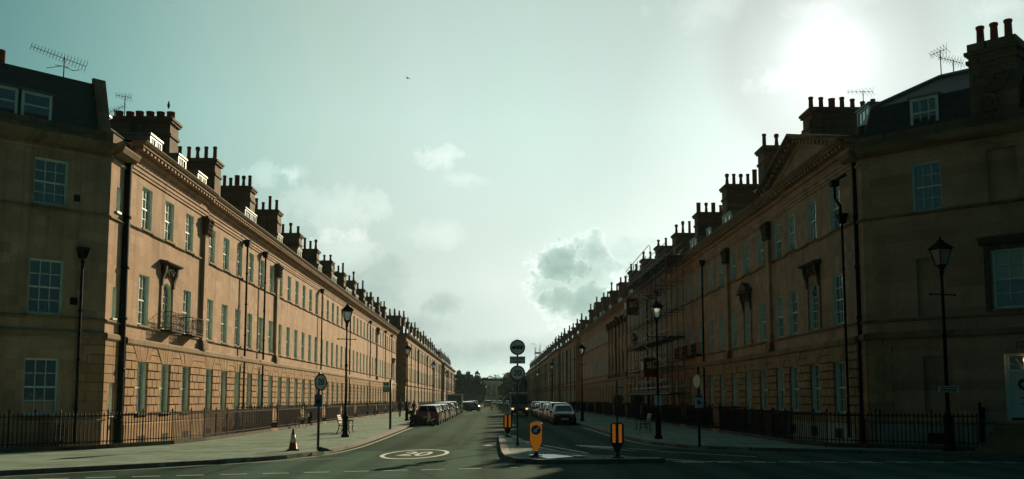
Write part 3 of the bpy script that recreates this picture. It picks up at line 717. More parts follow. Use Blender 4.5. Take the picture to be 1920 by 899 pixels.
    ob('cornice', c, root)
    p = MB(); p.box(off, off+Wd, -.02, .32, 11.55, 12.04, SOOT_SHADE)
    bb = MB(); bb.box(*((.0,rw) if side < 0 else (-rw,0)), -.02, .3, 11.55, 12.04, SOOT_SHADE); p.append(bb, ret)
    ob('parapet', p, root)
    for a, b, z0, z1, kind in wins:
        if kind == 'w': window(root, a, z0, b-a, z1-z0, var=1 if (side > 0 and a > 4 and z0 < 6) else 0)
        if kind == 'd':
            d = door(root, a, b-a, z1, k=2, zb=z0)
            w_ = MB(); 
            for i in range(20):
                t = 2*math.pi*i/20; u = 2*math.pi*(i+1)/20
                w_.tube((.54+.15*math.cos(t),.2,1.45+.15*math.sin(t)),(.54+.15*math.cos(u),.2,1.45+.15*math.sin(u)),.05,LEAF,n=6)
            ob('wreath', w_, d)
            kp = MB(); kp.box(.11,.97,.215,.228,.02,.3,IRON); kp.box(.4,.68,.215,.228,.95,1.0,IRON); ob('kick_plate', kp, d)
            lm = MB(); lm.lathe([(.02,-.05),(.06,-.02),(.06,.03),(.02,.05)], mat('lit_hall_lamp', (1,.5,.2), .5, emit=(1,.42,.14), estr=9), (.62,.245,2.28), 10); ob('hall_lamp', lm, d)
    # roof
    r = MB(); e = X(Wd)
    if side < 0:
        z0, z1, b = 12.0, 14.12, 1.0
        r.face([(off,.3,z0),(0,.3,z0),(0,b,z1),(off,b,z1)], SLATE); r.face([(off,b,z1),(0,b,z1),(0,5,z1+.15),(off,5,z1+.15)], SLATE)
        r.face([(off,5,z1+.15),(0,5,z1+.15),(0,9,11.5),(off,9,11.5)], SLATE)
        r.prism([(-.05,12.0),(.35,12.0),(1.2,14.1),(5,14.3),(5,11.6),(-.05,11.6)], -.42, .0, SOOT_SHADE, 'x')       # coped gable upstand
        r.prism([(.18,12.0),(.36,12.0),(1.1,14.14),(1.1,14.36),(.95,14.34)], -.44, .03, TRIM, 'x')
        g = MB(); g.face([(0,.3,12.0),(rw,.3,12.0),(rw,2.2,13.5),(0,2.2,13.5)], SLATE); g.face([(0,2.2,13.5),(rw,2.2,13.5),(rw,7,13.7),(0,7,13.7)], SLATE); r.append(g, ret)
    else:
        b = .55; zb = 13.3; zr = 14.55
        r.face([(0,.3,12.0),(e,.3,12.0),(e,b,zb),(.25,b,zb)], SLATE)
        r.face([(.25,b,zb),(e,b,zb),(e,2.4,zr),(2.3,2.4,zr)], SLATE); r.face([(2.3,2.4,zr),(e,2.4,zr),(e,9,11.5),(2.3,9,11.5)], SLATE)
        r.face([(0,.3,12.0),(.25,b,zb),(2.3,2.4,zr),(2.3,9,11.5),(-6,9,12.0)], SLATE)
        r.tube((.25,b,zb+.02),(2.3,2.4,zr+.02),.09,LEAD,n=6); r.tube((2.3,2.4,zr+.02),(e,2.4,zr+.02),.09,LEAD,n=6)
        r.prism([(3.2,14.4),(3.75,14.4),(3.75,14.85)], 2.35, 2.5, SOOT_SHADE, 'y')
    ob('roof', r, root)
    def dm(s0, s1, z0, z1, y, n):
        a, b = sorted((X(s0),X(s1))); dormer(root, a, b, z0, z1, y=y, n=n, bars=side > 0)
    if side < 0:
        dm(2.15, 3.22, 12.06, 13.1, .36, 1); dm(3.34, 4.5, 12.06, 13.1, .36, 1); dm(7.5, 8.6, 12.06, 13.02, .36, 1)
        chimney(root, -5.2, 1.5, 2.4, 12.6, 14.25, 1, th=3.6, ph=.6, seed=3)
        for i, s in enumerate((3.50,3.83,4.16)): ob('chimney_pot', pot_mb(.62,.14,2), root, T(-s-.02, 1.9, 14.24))
        downpipe(root, -.98, .3, 7.2, r=.055, y=-.15)
        v = MB(); v.box(-1.32,-1.05,-.02,-.003,5.35,5.62,IRON); ob('air_vent', v, root); v = MB(); v.box(-1.35,-1.12,-.02,-.003,9.2,9.45,IRON); ob('air_vent', v, root)
        dormer(root, .35, 1.5, 12.1, 13.1, y=.75, M=ret, n=1, bars=False)
        for zz in (0,):
            rc = MB(); rc.tube((1.5,-.05,.15),(1.5,-.05,11.6),.17,IRON,n=10)
            for z in range(1,11,2): rc.tube((1.5,-.05,z),(1.5,-.05,z+.12),.21,IRON,n=10)
            ob('downpipe', rc, root, ret)
    else:
        dm(1.86, 2.9, 12.08, 13.28, .36, 1)
        # flush chimney with carved roundels
        s0, s1 = 4.15, 5.75; mb = MB(); zt = 14.72
        mb.box(s0, s1, .0, 1.4, 11.6, zt-.3, SOOT_SHADE); mb.box(s0-.08,s1+.08,-.08,1.48,zt-.75,zt-.62,SOOT_SHADE); mb.box(s0-.12,s1+.12,-.12,1.52,zt-.42,zt-.3,SOOT_SHADE); mb.box(s0-.02,s1+.02,-.04,1.44,zt-.3,zt,SOOT_SHADE)
        for (xc, zc, rad) in ((4.95,13.35,.50),(4.75,12.45,.30)):
            for rr_, dd in ((rad,.07),(rad*.8,.04)):
                for i in range(24):
                    t = 2*math.pi*i/24; u = 2*math.pi*(i+1)/24
                    mb.tube((xc+rr_*math.cos(t),-.01,zc+rr_*math.sin(t)),(xc+rr_*math.cos(u),-.01,zc+rr_*math.sin(u)),dd,SOOT_SHADE,n=6,caps=False)
            for i in range(9):
                t = 2.4*i; mb.lathe([(.02,-.06),(.075,0),(.02,.06)], SOOT_SHADE, (xc+rad*.16*math.sqrt(i)*math.cos(t)*1.2,-.02,zc+rad*.16*math.sqrt(i)*math.sin(t)*1.2), 7)
        for s in (s0+.15, s1-.15):
            for i in range(6): mb.lathe([(.02,-.05),(.06,0),(.02,.05)], SOOT_SHADE, (s,-.02,12.9+.14*i), 6)
        ch = ob('chimney', mb, root)
        for x in (4.45,4.92,5.4): ob('chimney_pot', pot_mb(.78,.155,0), ch, T(x,.5,zt-.01))
        # hood over the big first-floor window, number over the door, step, curved stair rail
        h = MB(); h.prism([(0,7.3),(-.2,7.34),(-.34,7.5),(-.34,7.58),(0,7.62)], 4.25, 6.5, CARVED, 'x')
        for a in (4.36,6.2): h.box(a,a+.2,-.08,-.002,4.95,7.3,CARVED)
        h.box(4.45,6.3,-.06,-.002,7.14,7.3,CARVED); ob('window_hood', h, root)
        st = MB()
        for i in range(5): st.box(4.5-.06*i, 6.3, -.35-.3*i, -.02-.3*i if i else -.002, 0.05, .94-.165*i, TRIM)
        ob('door_step', st, root)
        bw = MB(); bw.box(.25, 4.3, -.115, -.102, .1, .98, PALE)
        bw.box(2.2,3.0,-.12,-.11,.3,.68,DARKHOLE); ob('basement_wall', bw, root)
        rc = MB(); rc.tube((-.55,-.05,.15),(-.55,-.05,11.3),.085,IRON,n=10)
        for z in range(1,11,2): rc.tube((-.55,-.05,z),(-.55,-.05,z+.12),.115,IRON,n=10)
        ob('downpipe', rc, root, ret)
    return root
cl = corner_house(-1); cr = corner_house(1)

def text_mesh(s, size, m, ext=.004, align='CENTER', sx=1.0):
    cu = bpy.data.curves.new('text','FONT'); cu.body = s; cu.size = size; cu.extrude = ext; cu.align_x = align; cu.align_y = 'CENTER'; cu.offset = size*.012
    o = bpy.data.objects.new('text_tmp', cu); COL.objects.link(o); bpy.context.view_layer.update()
    dg = bpy.context.evaluated_depsgraph_get(); me = bpy.data.meshes.new_from_object(o.evaluated_get(dg)); bpy.data.objects.remove(o)
    me.materials.clear(); me.materials.append(m)
    if sx != 1: me.transform(Matrix.Diagonal((sx,1,1,1)))
    return me
SIGNBLK = mat('sign_black', (.012,.012,.014), .5)
UP = Matrix.Rotation(R(90),4,'X')                     # text in the x-z plane, readable from -y
ob('house_number', text_mesh('10', .34, CARVED), cr, T(5.36,-.006,3.76) @ UP)

# ------------------------------------------------------------------ ground, pavements, kerbs, island, markings
def sheet(name, poly, z, m):
    mb = MB(); mb.face([(x,y,z) for x,y in poly], m); return struct(ob(name, mb))
EARTH = vary(mat('far_grass_ground', (.05,.06,.03), .95), .4, .02)
sheet('ground', [(-3000,-400),(3000,-400),(3000,4500),(-3000,4500)], -.06, EARTH)
sheet('road', [(-70,-60),(70,-60),(70,460),(-70,460)], 0, ASPHALT)
KL = [(-5.6,430),(-5.6,150),(-5.6,62),(-5.45,50),(-5.42,42),(-5.5,37.5),(-5.8,34.0),(-6.5,31.2),(-7.5,29.4),(-9.2,27.5),(-12.3,24.4),(-30,7)]
KR = [(6.6,430),(6.6,150),(6.55,62),(6.55,48),(6.75,42),(7.2,39.0),(7.9,37.2),(9.2,35.9),(12.2,34.2),(17.5,31.2),(36,14)]
def pavement(line, back):
    poly = line + back; mb = MB()
    mb.prism(poly if back[0][0] > 0 else poly, -.04, .116, PAVING, 'z'); return mb
o = struct(ob('pavement', pavement(KL, [(-40,7),(-40,430)]))); fix_normals(o)
o = struct(ob('pavement', pavement(KR, [(45,14),(45,430)]))); fix_normals(o)
def strip(line, w0, w1, z0, z1, m, closed=False):
    """ribbon between lateral offsets w0..w1 (left normal) of a polyline, as a solid"""
    mb = MB(); P = [Vector((*p,0)) for p in line]; n = len(P); O = []
    for i in range(n):
        a = P[(i-1) % n] if closed else P[max(i-1,0)]; b = P[(i+1) % n] if closed else P[min(i+1,n-1)]
        d = (b-a).normalized(); O.append(Vector((-d.y,d.x,0)))
    rng = range(n) if closed else range(n-1)
    for i in rng:
        j = (i+1) % n
        q = [P[i]+O[i]*w0, P[j]+O[j]*w0, P[j]+O[j]*w1, P[i]+O[i]*w1]
        mb.hull8([(v.x,v.y,z0) for v in q]+[(v.x,v.y,z1) for v in q], m) if z1 > z0+1e-6 else mb.face([(v.x,v.y,z0) for v in q], m)
    return mb
def smooth(line, k=2):
    P = [Vector((*p,)) for p in line]
    for _ in range(k):
        Q = [P[0]]
        for a, b in zip(P, P[1:]): Q += [a*.75+b*.25, a*.25+b*.75]
        P = Q+[P[-1]]
    return [(p.x,p.y) for p in P]
for line, s in ((KL,-1),(KR,1)):
    L = smooth(line); w = (.02,-.17) if s < 0 else (-.02,.17)
    o = struct(ob('kerb', strip(L, w[0], w[1], -.03, .13, KERB))); fix_normals(o)
    yl = [p for p in L if p[1] < 68]
    for a, b in (((.26,.40) if s < 0 else (-.40,-.26)),):
        o = struct(ob('road_marking', strip(yl, a, b, .004, .004, YPAINT))); 
ISL = [(.42,47.6),(.40,42),(.39,36),(.40,33),(.48,30.6),(.75,29.2),(1.4,28.6),(2.6,28.65),(4.2,28.9),(5.25,29.15),(5.1,29.5),(4.2,30.0),(3.3,30.9),(2.4,33.0),(1.75,37),(1.4,42),(1.2,47.5),(.8,48.1)]
mb = MB(); mb.prism(ISL, -.03, .116, PAVING, 'z'); o = struct(ob('traffic_island', mb)); fix_normals(o)
o = struct(ob('kerb', strip(ISL, -.02, .24, -.03, .132, KERB, True))); fix_normals(o)
# markings: give-way dashes, edge lines, worn lettering, 20 roundel
def dash(p, q, w, m=RPAINT, z=.005):
    p = Vector((*p,z)); q = Vector((*q,z)); d = (q-p).normalized(); o = Vector((-d.y,d.x,0))*w/2
    return [p-o, q-o, q+o, p+o]
mk = MB()
for i in range(-2, 12):                                            # long dashed give-way line on the near side
    t0 = i*1.04; a = Vector((-12.0,23.5)); d = Vector((12.6,3.95)).normalized(); p = a+d*t0*1.0+Vector((1.2,0)); q = p+d*.66
    if q.x < .9: mk.face(dash(p, q, .10), RPAINT)
for i in range(16):                                               # double dashes right of the island
    for r in (0,1):
        x = 5.6+i*1.07+r*.17; y = 29.62-.035*i-r*.42-.0022*i*i
        mk.face(dash((x,y),(x+.68,y-.03), .15), RPAINT)
mk.face(dash((6.1,35.3),(8.8,31.9),.12), RPAINT); mk.face(dash((4.4,32.1),(6.7,29.3),.12), RPAINT); mk.face(dash((1.45,45),(2.1,40.6),.12), RPAINT); mk.face(dash((2.2,40.0),(3.45,34.2),.12), RPAINT)
mk.face(dash((3.9,38.2),(5.4,35.6),.1), RPAINT); mk.face(dash((5.3,37.5),(6.2,36.0),.1), RPAINT)
for i in range(9): mk.face(dash((3.55+.16*i,40.4-.2*i),(3.72+.16*i,38.9-.2*i),.09), RPAINT)
for k in range(9): mk.face(dash((-12.2+.9*k-.6,24.6+.95*k*.92-.75),(-12.2+.9*k+.3,24.6+.95*(k+1)*.92-.75),.09), YPAINT)
mk.face(dash((-.2,39.8),(.0,40.4),.3), RPAINT)
struct(ob('road_marking', mk))
rm = MB(); n = 64
for i in range(n):
    t, u = 2*math.pi*i/n, 2*math.pi*(i+1)/n
    P = lambda a, k: (1.10*(1-k*.13)*math.cos(a), 2.9*(1-k*.09)*math.sin(a), 0)
    rm.face([P(t,0),P(u,0),P(u,1),P(t,1)], RPAINT)
tm = text_mesh('20', 1.05, RPAINT, 0); tm.transform(Matrix.Diagonal((1.0,3.1,1,1)))
ms = rm.mesh('road_marking'); bm = bmesh.new(); bm.from_mesh(ms); bm.from_mesh(tm); bm.to_mesh(ms); bm.free()
for p in ms.polygons: p.material_index = 0
struct(ob('road_marking', ms, None, T(-2.6,33.85,.005,R(-6))))

# ------------------------------------------------------------------ iron railings
def rail_run(mb, a, b, h=1.12, z0=.12, plinth=True, step=.145):
    a = Vector((*a,0)); b = Vector((*b,0)); L = (b-a).length; d = (b-a)/L; o = Vector((-d.y,d.x,0)); n = max(1,int(L/step))
    if plinth:
        q = [a-o*.11, b-o*.11, b+o*.11, a+o*.11]; mb.hull8([(v.x,v.y,z0-.05) for v in q]+[(v.x,v.y,z0+.14) for v in q], PLINTH)
    zb = z0+.14 if plinth else z0
    for zz in (zb+.10, zb+h-.10): 
        q = [a-o*.013, b-o*.013, b+o*.013, a+o*.013]; mb.hull8([(v.x,v.y,zz) for v in q]+[(v.x,v.y,zz+.035) for v in q], IRON)
    for i in range(n+1):
        p = a+d*L*i/n; big = (i % 12 == 0); r = .03 if big else .019; hh = h+(.12 if big else 0)
        mb.tube((p.x,p.y,zb),(p.x,p.y,zb+hh-.06),r,IRON,n=4,caps=False)
        mb.tube((p.x,p.y,zb+hh-.06),(p.x,p.y,zb+hh+.06),r*1.9,IRON,.003,n=4,caps=False)
def rails(w, bays, dr, off):
    mb = MB(); x = bays[dr]
    for (a, b) in ((0, x-.85), (x+.85, w)): rail_run(mb, (a,-off), (b,-off))
    for s in (-.85,.85): rail_run(mb, (x+s,-off+.03), (x+s,-.3), z0=.26)
    mb.box(x-.83,x+.83,-off-.1,-.14,-.02,.26,TRIM); mb.box(x-.7,x+.7,-.75,-.14,.2,.42,TRIM)
    return mb.mesh('iron_railing')
mL = rails(WL, BL, 2, 2.22); mR = rails(WR, BR, 0, 1.9)
for k in range(12): tag(ob('iron_railing', mL, None, ML(48.3+WL*k)), 'black iron area railing before the %s house of the sunlit row' % ORD[k], 'railing', 'railings along the sunlit row')
for k in range(NRR): tag(ob('iron_railing', mR, None, MR(45.95+WR*(k+1))), 'black iron area railing before the %s house of the shaded row' % ORD[k], 'railing', 'railings along the shaded row')
fm = MB(); rail_run(fm, (0,-2.2), (WL,-2.2), step=.2); fm = fm.mesh('iron_railing')
for k in range(12): tag(ob('iron_railing', fm, None, ML(152.0+8.32*k,-13.4)), 'distant iron railing before the %s house past the side street' % ORD[k], 'railing', 'distant railings of the sunlit row')
for k in range(14): tag(ob('iron_railing', fm, None, MR(YFAR+WR*(k+1))), 'distant iron railing before the %s far house in shade' % ORD[k], 'railing', 'distant railings of the shaded row')
mb = MB()
PLl = [(-24,25.5),(-17.9,31.0),(-16.2,32.9),(-14.0,35.7),(-12.7,38.9),(-12.35,42),(-12.28,48.25)]
for a, b in zip(PLl, PLl[1:]): rail_run(mb, a, b)
tag(ob('iron_railing', mb), 'spear topped iron railing bending round the dark corner house and sunlit pavilion', 'railing')
mb = MB()
PRr = [(12.48,45.9),(12.4,42),(12.3,39.2),(12.75,36.4),(14.3,35.2),(16.85,33.15)]
for a, b in zip(PRr, PRr[1:]): rail_run(mb, a, b)
tag(ob('iron_railing', mb), 'spear topped iron railing bending round the shaded corner by the white door', 'railing')
mb = MB(); poly = [(0,.2),(1.2,.2),(1.2,.5),(.95,1.35),(.55,1.62),(.15,1.62),(0,1.5)]
mb.prism(poly, -.03, .03, IRON, 'y'); mb.tube((0,0,.1),(0,0,1.7),.05,IRON); mb.lathe([(.03,0),(.07,.05),(.03,.1)], IRON, (0,0,1.7), 8)
tag(ob('stair_panel', mb, None, T(17.0,33.2,0,R(45))), 'solid black iron stair side panel at the white door steps', 'stair rail')

# ------------------------------------------------------------------ street lamps
LGLASS = mat('hazy_lantern_glass', (.45,.47,.42), .2); LGLASS.node_tree.nodes['Principled BSDF'].inputs['Transmission Weight'].default_value = .55
def lamp(label, M, extra=None):
    root = thing('street_lamp', label, 'street lamp', M, 'victorian lamp standards along the street')
    p = MB(); p.lathe([(.19,0),(.19,.12),(.135,.16),(.125,.85),(.155,.9),(.155,.97),(.09,1.05),(.065,1.2),(.062,1.5)], IRON, n=12)
    p.lathe([(.058,1.5),(.05,3.3),(.075,3.34),(.075,3.42),(.046,3.46),(.04,5.25)], IRON, n=10)
    ob('post', p, root)
    b = MB(); b.tube((-.42,0,4.62),(.42,0,4.62),.02,IRON,n=6)
    for s in (-1,1): b.lathe([(.015,-.04),(.04,0),(.015,.04)], IRON, (s*.43,0,4.62), 8)
    ob('ladder_bar', b, root)
    f = MB(); h0, h1, a, c = 5.50, 5.98, .105, .215
    f.lathe([(.045,5.2),(.07,5.3),(.055,5.36),(.11,5.44),(.13,5.5)], IRON, n=10)
    for sx in (-1,1):
        for sy in (-1,1): f.tube((sx*a,sy*a,h0),(sx*c,sy*c,h1),.017,IRON,n=5)
    for (z, r) in ((h0,a),(h1,c)):
        for k in range(4):
            P = [(-r,-r),(r,-r),(r,r),(-r,r)]; f.tube((*P[k],z),(*P[(k+1)%4],z),.02,IRON,n=5)
    lt = ob('lantern_frame', f, root)
    g = MB(); k = .96
    for q in range(4):
        P = [(-1,-1),(1,-1),(1,1),(-1,1)]; u, v = P[q], P[(q+1)%4]
        g.face([(u[0]*a*k,u[1]*a*k,h0),(v[0]*a*k,v[1]*a*k,h0),(v[0]*c*k,v[1]*c*k,h1),(u[0]*c*k,u[1]*c*k,h1)], LGLASS)
    ob('lantern_glass', g, lt)
    r = MB(); e = .27; n4 = [(-1,-1),(1,-1),(1,1),(-1,1)]
    for (r0,z0,r1,z1) in ((e,h1+.01,.13,h1+.17),(.13,h1+.17,.075,h1+.22),(.075,h1+.22,.06,h1+.28)):
        for q in range(4):
            u, v = n4[q], n4[(q+1)%4]; r.face([(u[0]*r0,u[1]*r0,z0),(v[0]*r0,v[1]*r0,z0),(v[0]*r1,v[1]*r1,z1),(u[0]*r1,u[1]*r1,z1)], IRON)
    r.face([(u[0]*e,u[1]*e,h1+.01) for u in n4[::-1]], IRON)
    r.lathe([(.06,h1+.28),(.025,h1+.30),(.04,h1+.34),(.012,h1+.38),(.004,h1+.46)], IRON, n=8); ob('lantern_roof', r, root)
    return root
L0 = lamp('tall black lantern lamp on the sunlit pavement beside the bench', T(-6.85,45.8,.12,R(20)))
for y_, lab in ((80.5,'lantern lamp on the sunlit pavement behind the red car and scooter'),(117,'smaller lantern lamp on the sunlit pavement before the side street gap'),(153,'small distant lantern lamp against the projecting block beyond the side street'),(190,'tiny farthest lantern lamp on the sunlit side')):
    dup(L0, T(-6.95,y_,.12,R(random.uniform(0,80))), lab)
LR = dup(L0, T(7.6,43.7,.12,R(10)), 'tall lantern lamp with two white notices beside the shaded bench')
for y_, lab in ((79.4,'lantern lamp on the shaded pavement behind the dark parked hatchback'),(119,'smaller lantern lamp before the pale row of far shaded houses'),(156,'small distant lantern lamp on the shaded side before the far scaffold')):
    dup(L0, T(7.55,y_,.12,R(random.uniform(0,80))), lab)
WNOTE = vary(mat('white_notice_plate', (.6,.62,.58), .5), .05, 5)
GREYM = vary(mat('grey_sign_back', (.13,.135,.135), .5, .4), .15, 5)
mb = MB(); mb.box(-.17,-.02,-.012,0,-.23,.23,WNOTE); mb.box(.03,.18,-.012,0,-.23,.23,WNOTE)
nn = ob('notice_plates', mb, LR, Matrix.Rotation(R(-10),4,'Z') @ T(0,-.09,1.72))
LW = dup(L0, T(15.85,33.15,.10,R(15),1.18), 'big dark lantern lamp in front of the shaded corner house door')
mb = MB(); mb.box(-.3,.3,-.012,0,-.09,.09,WNOTE); 
for (a,z) in ((.26,.045),(.24,-.01),(.25,-.055)): mb.box(-a,a,-.015,-.0122,z-.014,z+.014,SIGNBLK)
ob('name_plate', mb, LW, Matrix.Rotation(R(-15),4,'Z') @ T(0,-.10,1.82))

# ------------------------------------------------------------------ signs and bollards
SWHITE = mat('sign_white_sheeting', (.86,.88,.82), .4); SRED = mat('sign_red', (.33,.03,.025), .45); SBLUE = mat('sign_blue', (.02,.09,.24), .4)
SGREEN = mat('sign_green', (.06,.22,.13), .45); BYEL = vary(mat('bollard_amber_sun_glow', (.85,.25,.015), .4, emit=(1,.31,.02), estr=.12), .12, 5); BLK = vary(mat('bollard_black_plastic', (.012,.012,.012), .4), .3, 6)  # amber emission is added, standing in for sunlight through and off the plastic
STEEL = vary(mat('dark_grey_post_paint', (.03,.034,.035), .5, .1), .3, 5)
def disc(r, y, m, n=40):
    mb = MB(); mb.prism([(r*math.cos(2*math.pi*i/n), r*math.sin(2*math.pi*i/n)) for i in range(n)], y-.004, y, m, 'y'); return mb
def round_sign(parent, M, r, txt=None, name='sign_plate'):
    mb = MB(); n = 40; mb.append(disc(r, 0, SWHITE))
    for i in range(n):
        t, u = 2*math.pi*i/n, 2*math.pi*(i+1)/n; k = r*.82
        mb.face([(r*math.cos(t),-.006,r*math.sin(t)),(r*math.cos(u),-.006,r*math.sin(u)),(k*math.cos(u),-.006,k*math.sin(u)),(k*math.cos(t),-.006,k*math.sin(t))][::-1], SRED)
    mb.append(disc(r, .012, GREYM)); o = ob(name, mb, parent, M)
    if txt: ob('number', text_mesh(txt, r*1.02, SIGNBLK, .002, sx=1.05), o, T(0,-.009,0) @ UP)
    return o
t = thing('sign_post', 'tall island post with lorry ban sign, access plate and 20 limit', 'traffic sign', T(1.04,37.3,.12,R(-1)))
mb = MB(); mb.tube((0,0,0),(0,0,4.1),.038,STEEL,n=10); mb.lathe([(.06,0),(.06,.12),(.04,.14)], STEEL, n=10); ob('post', mb, t)
a = round_sign(t, T(0,-.06,3.78), .30); 
lor = MB()      # lorry pictogram
for (x0,x1,z0,z1) in ((-.205,-.10,-.05,.035),(-.19,-.11,.035,.06),(-.095,.205,-.05,-.015),(-.09,-.05,-.015,.05),(-.03,.03,-.015,.075),(.05,.10,-.015,.075),(.12,.20,-.015,.075),(-.09,.2,.06,.075)): lor.box(x0,x1,-.004,0,z0,z1,SIGNBLK)
for x in (-.15,.02,.14):
    d = disc(.032, -.0045, SIGNBLK, 14); d.xf(T(x,0,-.055)); lor.append(d)
ob('lorry_symbol', lor, a, T(0,-.008,0))
mb = MB(); mb.box(-.30,.30,-.01,0,-.14,.14,SIGNBLK); mb.box(-.285,.285,-.013,-.0102,-.125,.125,SWHITE); p = ob('sign_plate', mb, t, T(0,-.06,3.29))
ob('lettering', text_mesh('Except for', .115, SIGNBLK, .002), p, T(0,-.016,.055) @ UP); ob('lettering', text_mesh('access', .115, SIGNBLK, .002), p, T(0,-.016,-.06) @ UP)
round_sign(t, T(0,-.06,2.78), .30, '20')
t = thing('sign_post', 'kerbside post with turned 20 sign over a blue box, on sunlit pavement', 'traffic sign', T(-6.02,34,.12))
mb = MB(); mb.tube((0,0,0),(0,0,2.72),.045,STEEL,n=10); ob('post', mb, t)
round_sign(t, T(.02,-.03,2.37,R(54)) @ T(0,-.05,0), .30, '20')
mb = MB(); mb.box(-.14,.14,-.12,.02,1.52,1.94,SBLUE); mb.box(-.12,.12,-.124,-.121,1.80,1.92,GREYM); d = disc(.075,-.1215,SIGNBLK,20); d.xf(T(.0,0,1.70)); mb.append(d); mb.box(.0,.06,-.1255,-.1215,1.66,1.74,SIGNBLK); ob('control_box', mb, t)
t = thing('sign_post', 'dark post with green flag plate on the sunlit pavement by the scooter', 'street sign', T(-6.0,58,.12))
mb = MB(); mb.tube((0,0,0),(0,0,2.95),.07,STEEL,n=10); ob('post', mb, t)
mb = MB(); mb.box(-.46,-.08,-.02,.02,2.2,2.48,SGREEN); mb.box(-.46,-.08,-.021,.021,2.48,2.82,WNOTE)
for z in (2.30,2.38): mb.box(-.42,-.14,-.024,-.0202,z,z+.03,WNOTE)
mb.box(-.42,-.3,-.025,-.0212,2.62,2.74,SIGNBLK); mb.box(-.26,-.14,-.025,-.0212,2.62,2.74,SIGNBLK); ob('flag_plate', mb, t)
t = thing('sign_post', 'shaded kerbside post with square white plate and edge-on round sign', 'traffic sign', T(7.86,36.3,.12))
mb = MB(); mb.tube((0,0,0),(0,0,3.0),.05,STEEL,n=10); ob('post', mb, t)
round_sign(t, T(-.02,-.02,2.45,R(-70)) @ T(0,-.05,0), .30)
mb = MB(); mb.box(-.15,.15,-.09,-.05,1.46,1.84,WNOTE); d = disc(.16,-.045,SBLUE,24); d.xf(T(0,0,1.80)); mb.append(d)
d = disc(.055,-.0902,SIGNBLK,16); d.xf(T(.02,0,1.64)); mb.append(d); mb.box(-.06,.0,-.0945,-.0905,1.6,1.75,SIGNBLK); ob('sign_plate', mb, t)
t = thing('sign_post', 'thin dark post with pale flag plate beyond the shaded bench', 'street sign', T(9.4,71.7,.12))
mb = MB(); mb.tube((0,0,0),(0,0,3.2),.055,STEEL,n=10); ob('post', mb, t); mb = MB(); mb.box(.08,.56,-.02,.02,2.7,3.1,WNOTE); mb.box(.08,.56,-.022,.022,2.62,2.70,SGREEN); ob('flag_plate', mb, t)

def bollard(label, M, amber, s=1.0):
    root = thing('traffic_bollard', label, 'bollard', M, None)
    b = MB(); b.box(-.2,.2,-.14,.14,0,.05,GREYM); b.lathe([(.12,.05),(.06,.09),(.045,.2)], BLK, n=12); ob('base', b, root)
    w = .205; prof = [(-.05,.16),(.05,.16),(w,.47),(w,1.03),(w*.55,1.075),(0,1.09),(-w*.55,1.075),(-w,1.03),(-w,.47)]
    sh = MB(); sh.prism(prof, -.06, .06, BLK, 'y'); ob('shell', sh, root)
    f = MB()
    if amber:
        q = [(x*.90, .16+(z-.16)*.975+.012) for x, z in prof]; f.prism(q, -.066, -.0605, BYEL, 'y'); pl = ob('face_panel', f, root)
        ar = MB(); d = disc(.155,-.0665,SWHITE,32); ar.append(d); d = disc(.146,-.069,SBLUE,32); ar.append(d); dd = ob('arrow_disc', ar, pl, T(0,0,.83))
        a2 = MB(); Rm = Matrix.Rotation(R(45),4,'Y'); s_ = MB(); s_.box(-.022,.022,-.0755,-.0735,-.02,.115,SWHITE); s_.prism([(-.075,-.015),(-.0,-.105),(.075,-.015),(.045,-.0),(0,-.045),(-.045,0)], -.0755, -.0735, SWHITE, 'y'); a2.append(s_, Rm); ob('arrow', a2, dd)
    else:
        for x in (-.095,.095): f.box(x-.048,x+.048,-.066,-.0605,.46,1.02,BYEL)
        ob('reflector_stripe', f, root)
    return root
bollard('amber keep left bollard with blue arrow disc on the island', T(1.41,30.05,.12,R(-3)), True)
bollard('black bollard with two amber stripes at the pointed island tip', T(3.87,29.55,.12,R(-6)), False)
bollard('smaller looking striped bollard behind the island sign post', T(.81,45.7,.12), False)
bollard('tiny distant striped bollard in the middle of the road', T(.2,163,.10), False)
sheetm = MB(); sheetm.prism([(1.2,30.95),(2.0,31.0),(2.62,29.75),(1.72,28.75)][::-1], .128, .15, mat('pale_metal_plate', (.5,.52,.5), .3, .2), 'z')
sheetm.prism([(2.45,30.2),(2.75,30.2),(2.95,29.6),(2.65,29.5)][::-1], .15, .17, GREYM, 'z')
o = ob('metal_plate', sheetm); tag(o, 'pale flat metal plate lying on the island kerb before the keep left bollard', 'metal plate'); fix_normals(o)

# traffic cone
CORG = vary(mat('cone_orange_plastic', (.42,.05,.015), .5), .15, 5); CWH = vary(mat('cone_white_sleeve', (.6,.62,.6), .5), .08, 5)
t = thing('traffic_cone', 'orange traffic cone with white sleeve on the sunlit paving', 'traffic cone', T(-6.9,34.05,.12,R(12)))
mb = MB(); mb.box(-.21,.21,-.21,.21,0,.04,BLK); ob('base', mb, t)
mb = MB(); mb.lathe([(.17,.04),(.15,.06),(.036,.72),(.03,.75),(.018,.75)], CORG, n=20); ob('cone', mb, t); mb = MB(); mb.lathe([(.117,.28),(.070,.545)], CWH, n=20); ob('sleeve', mb, t)
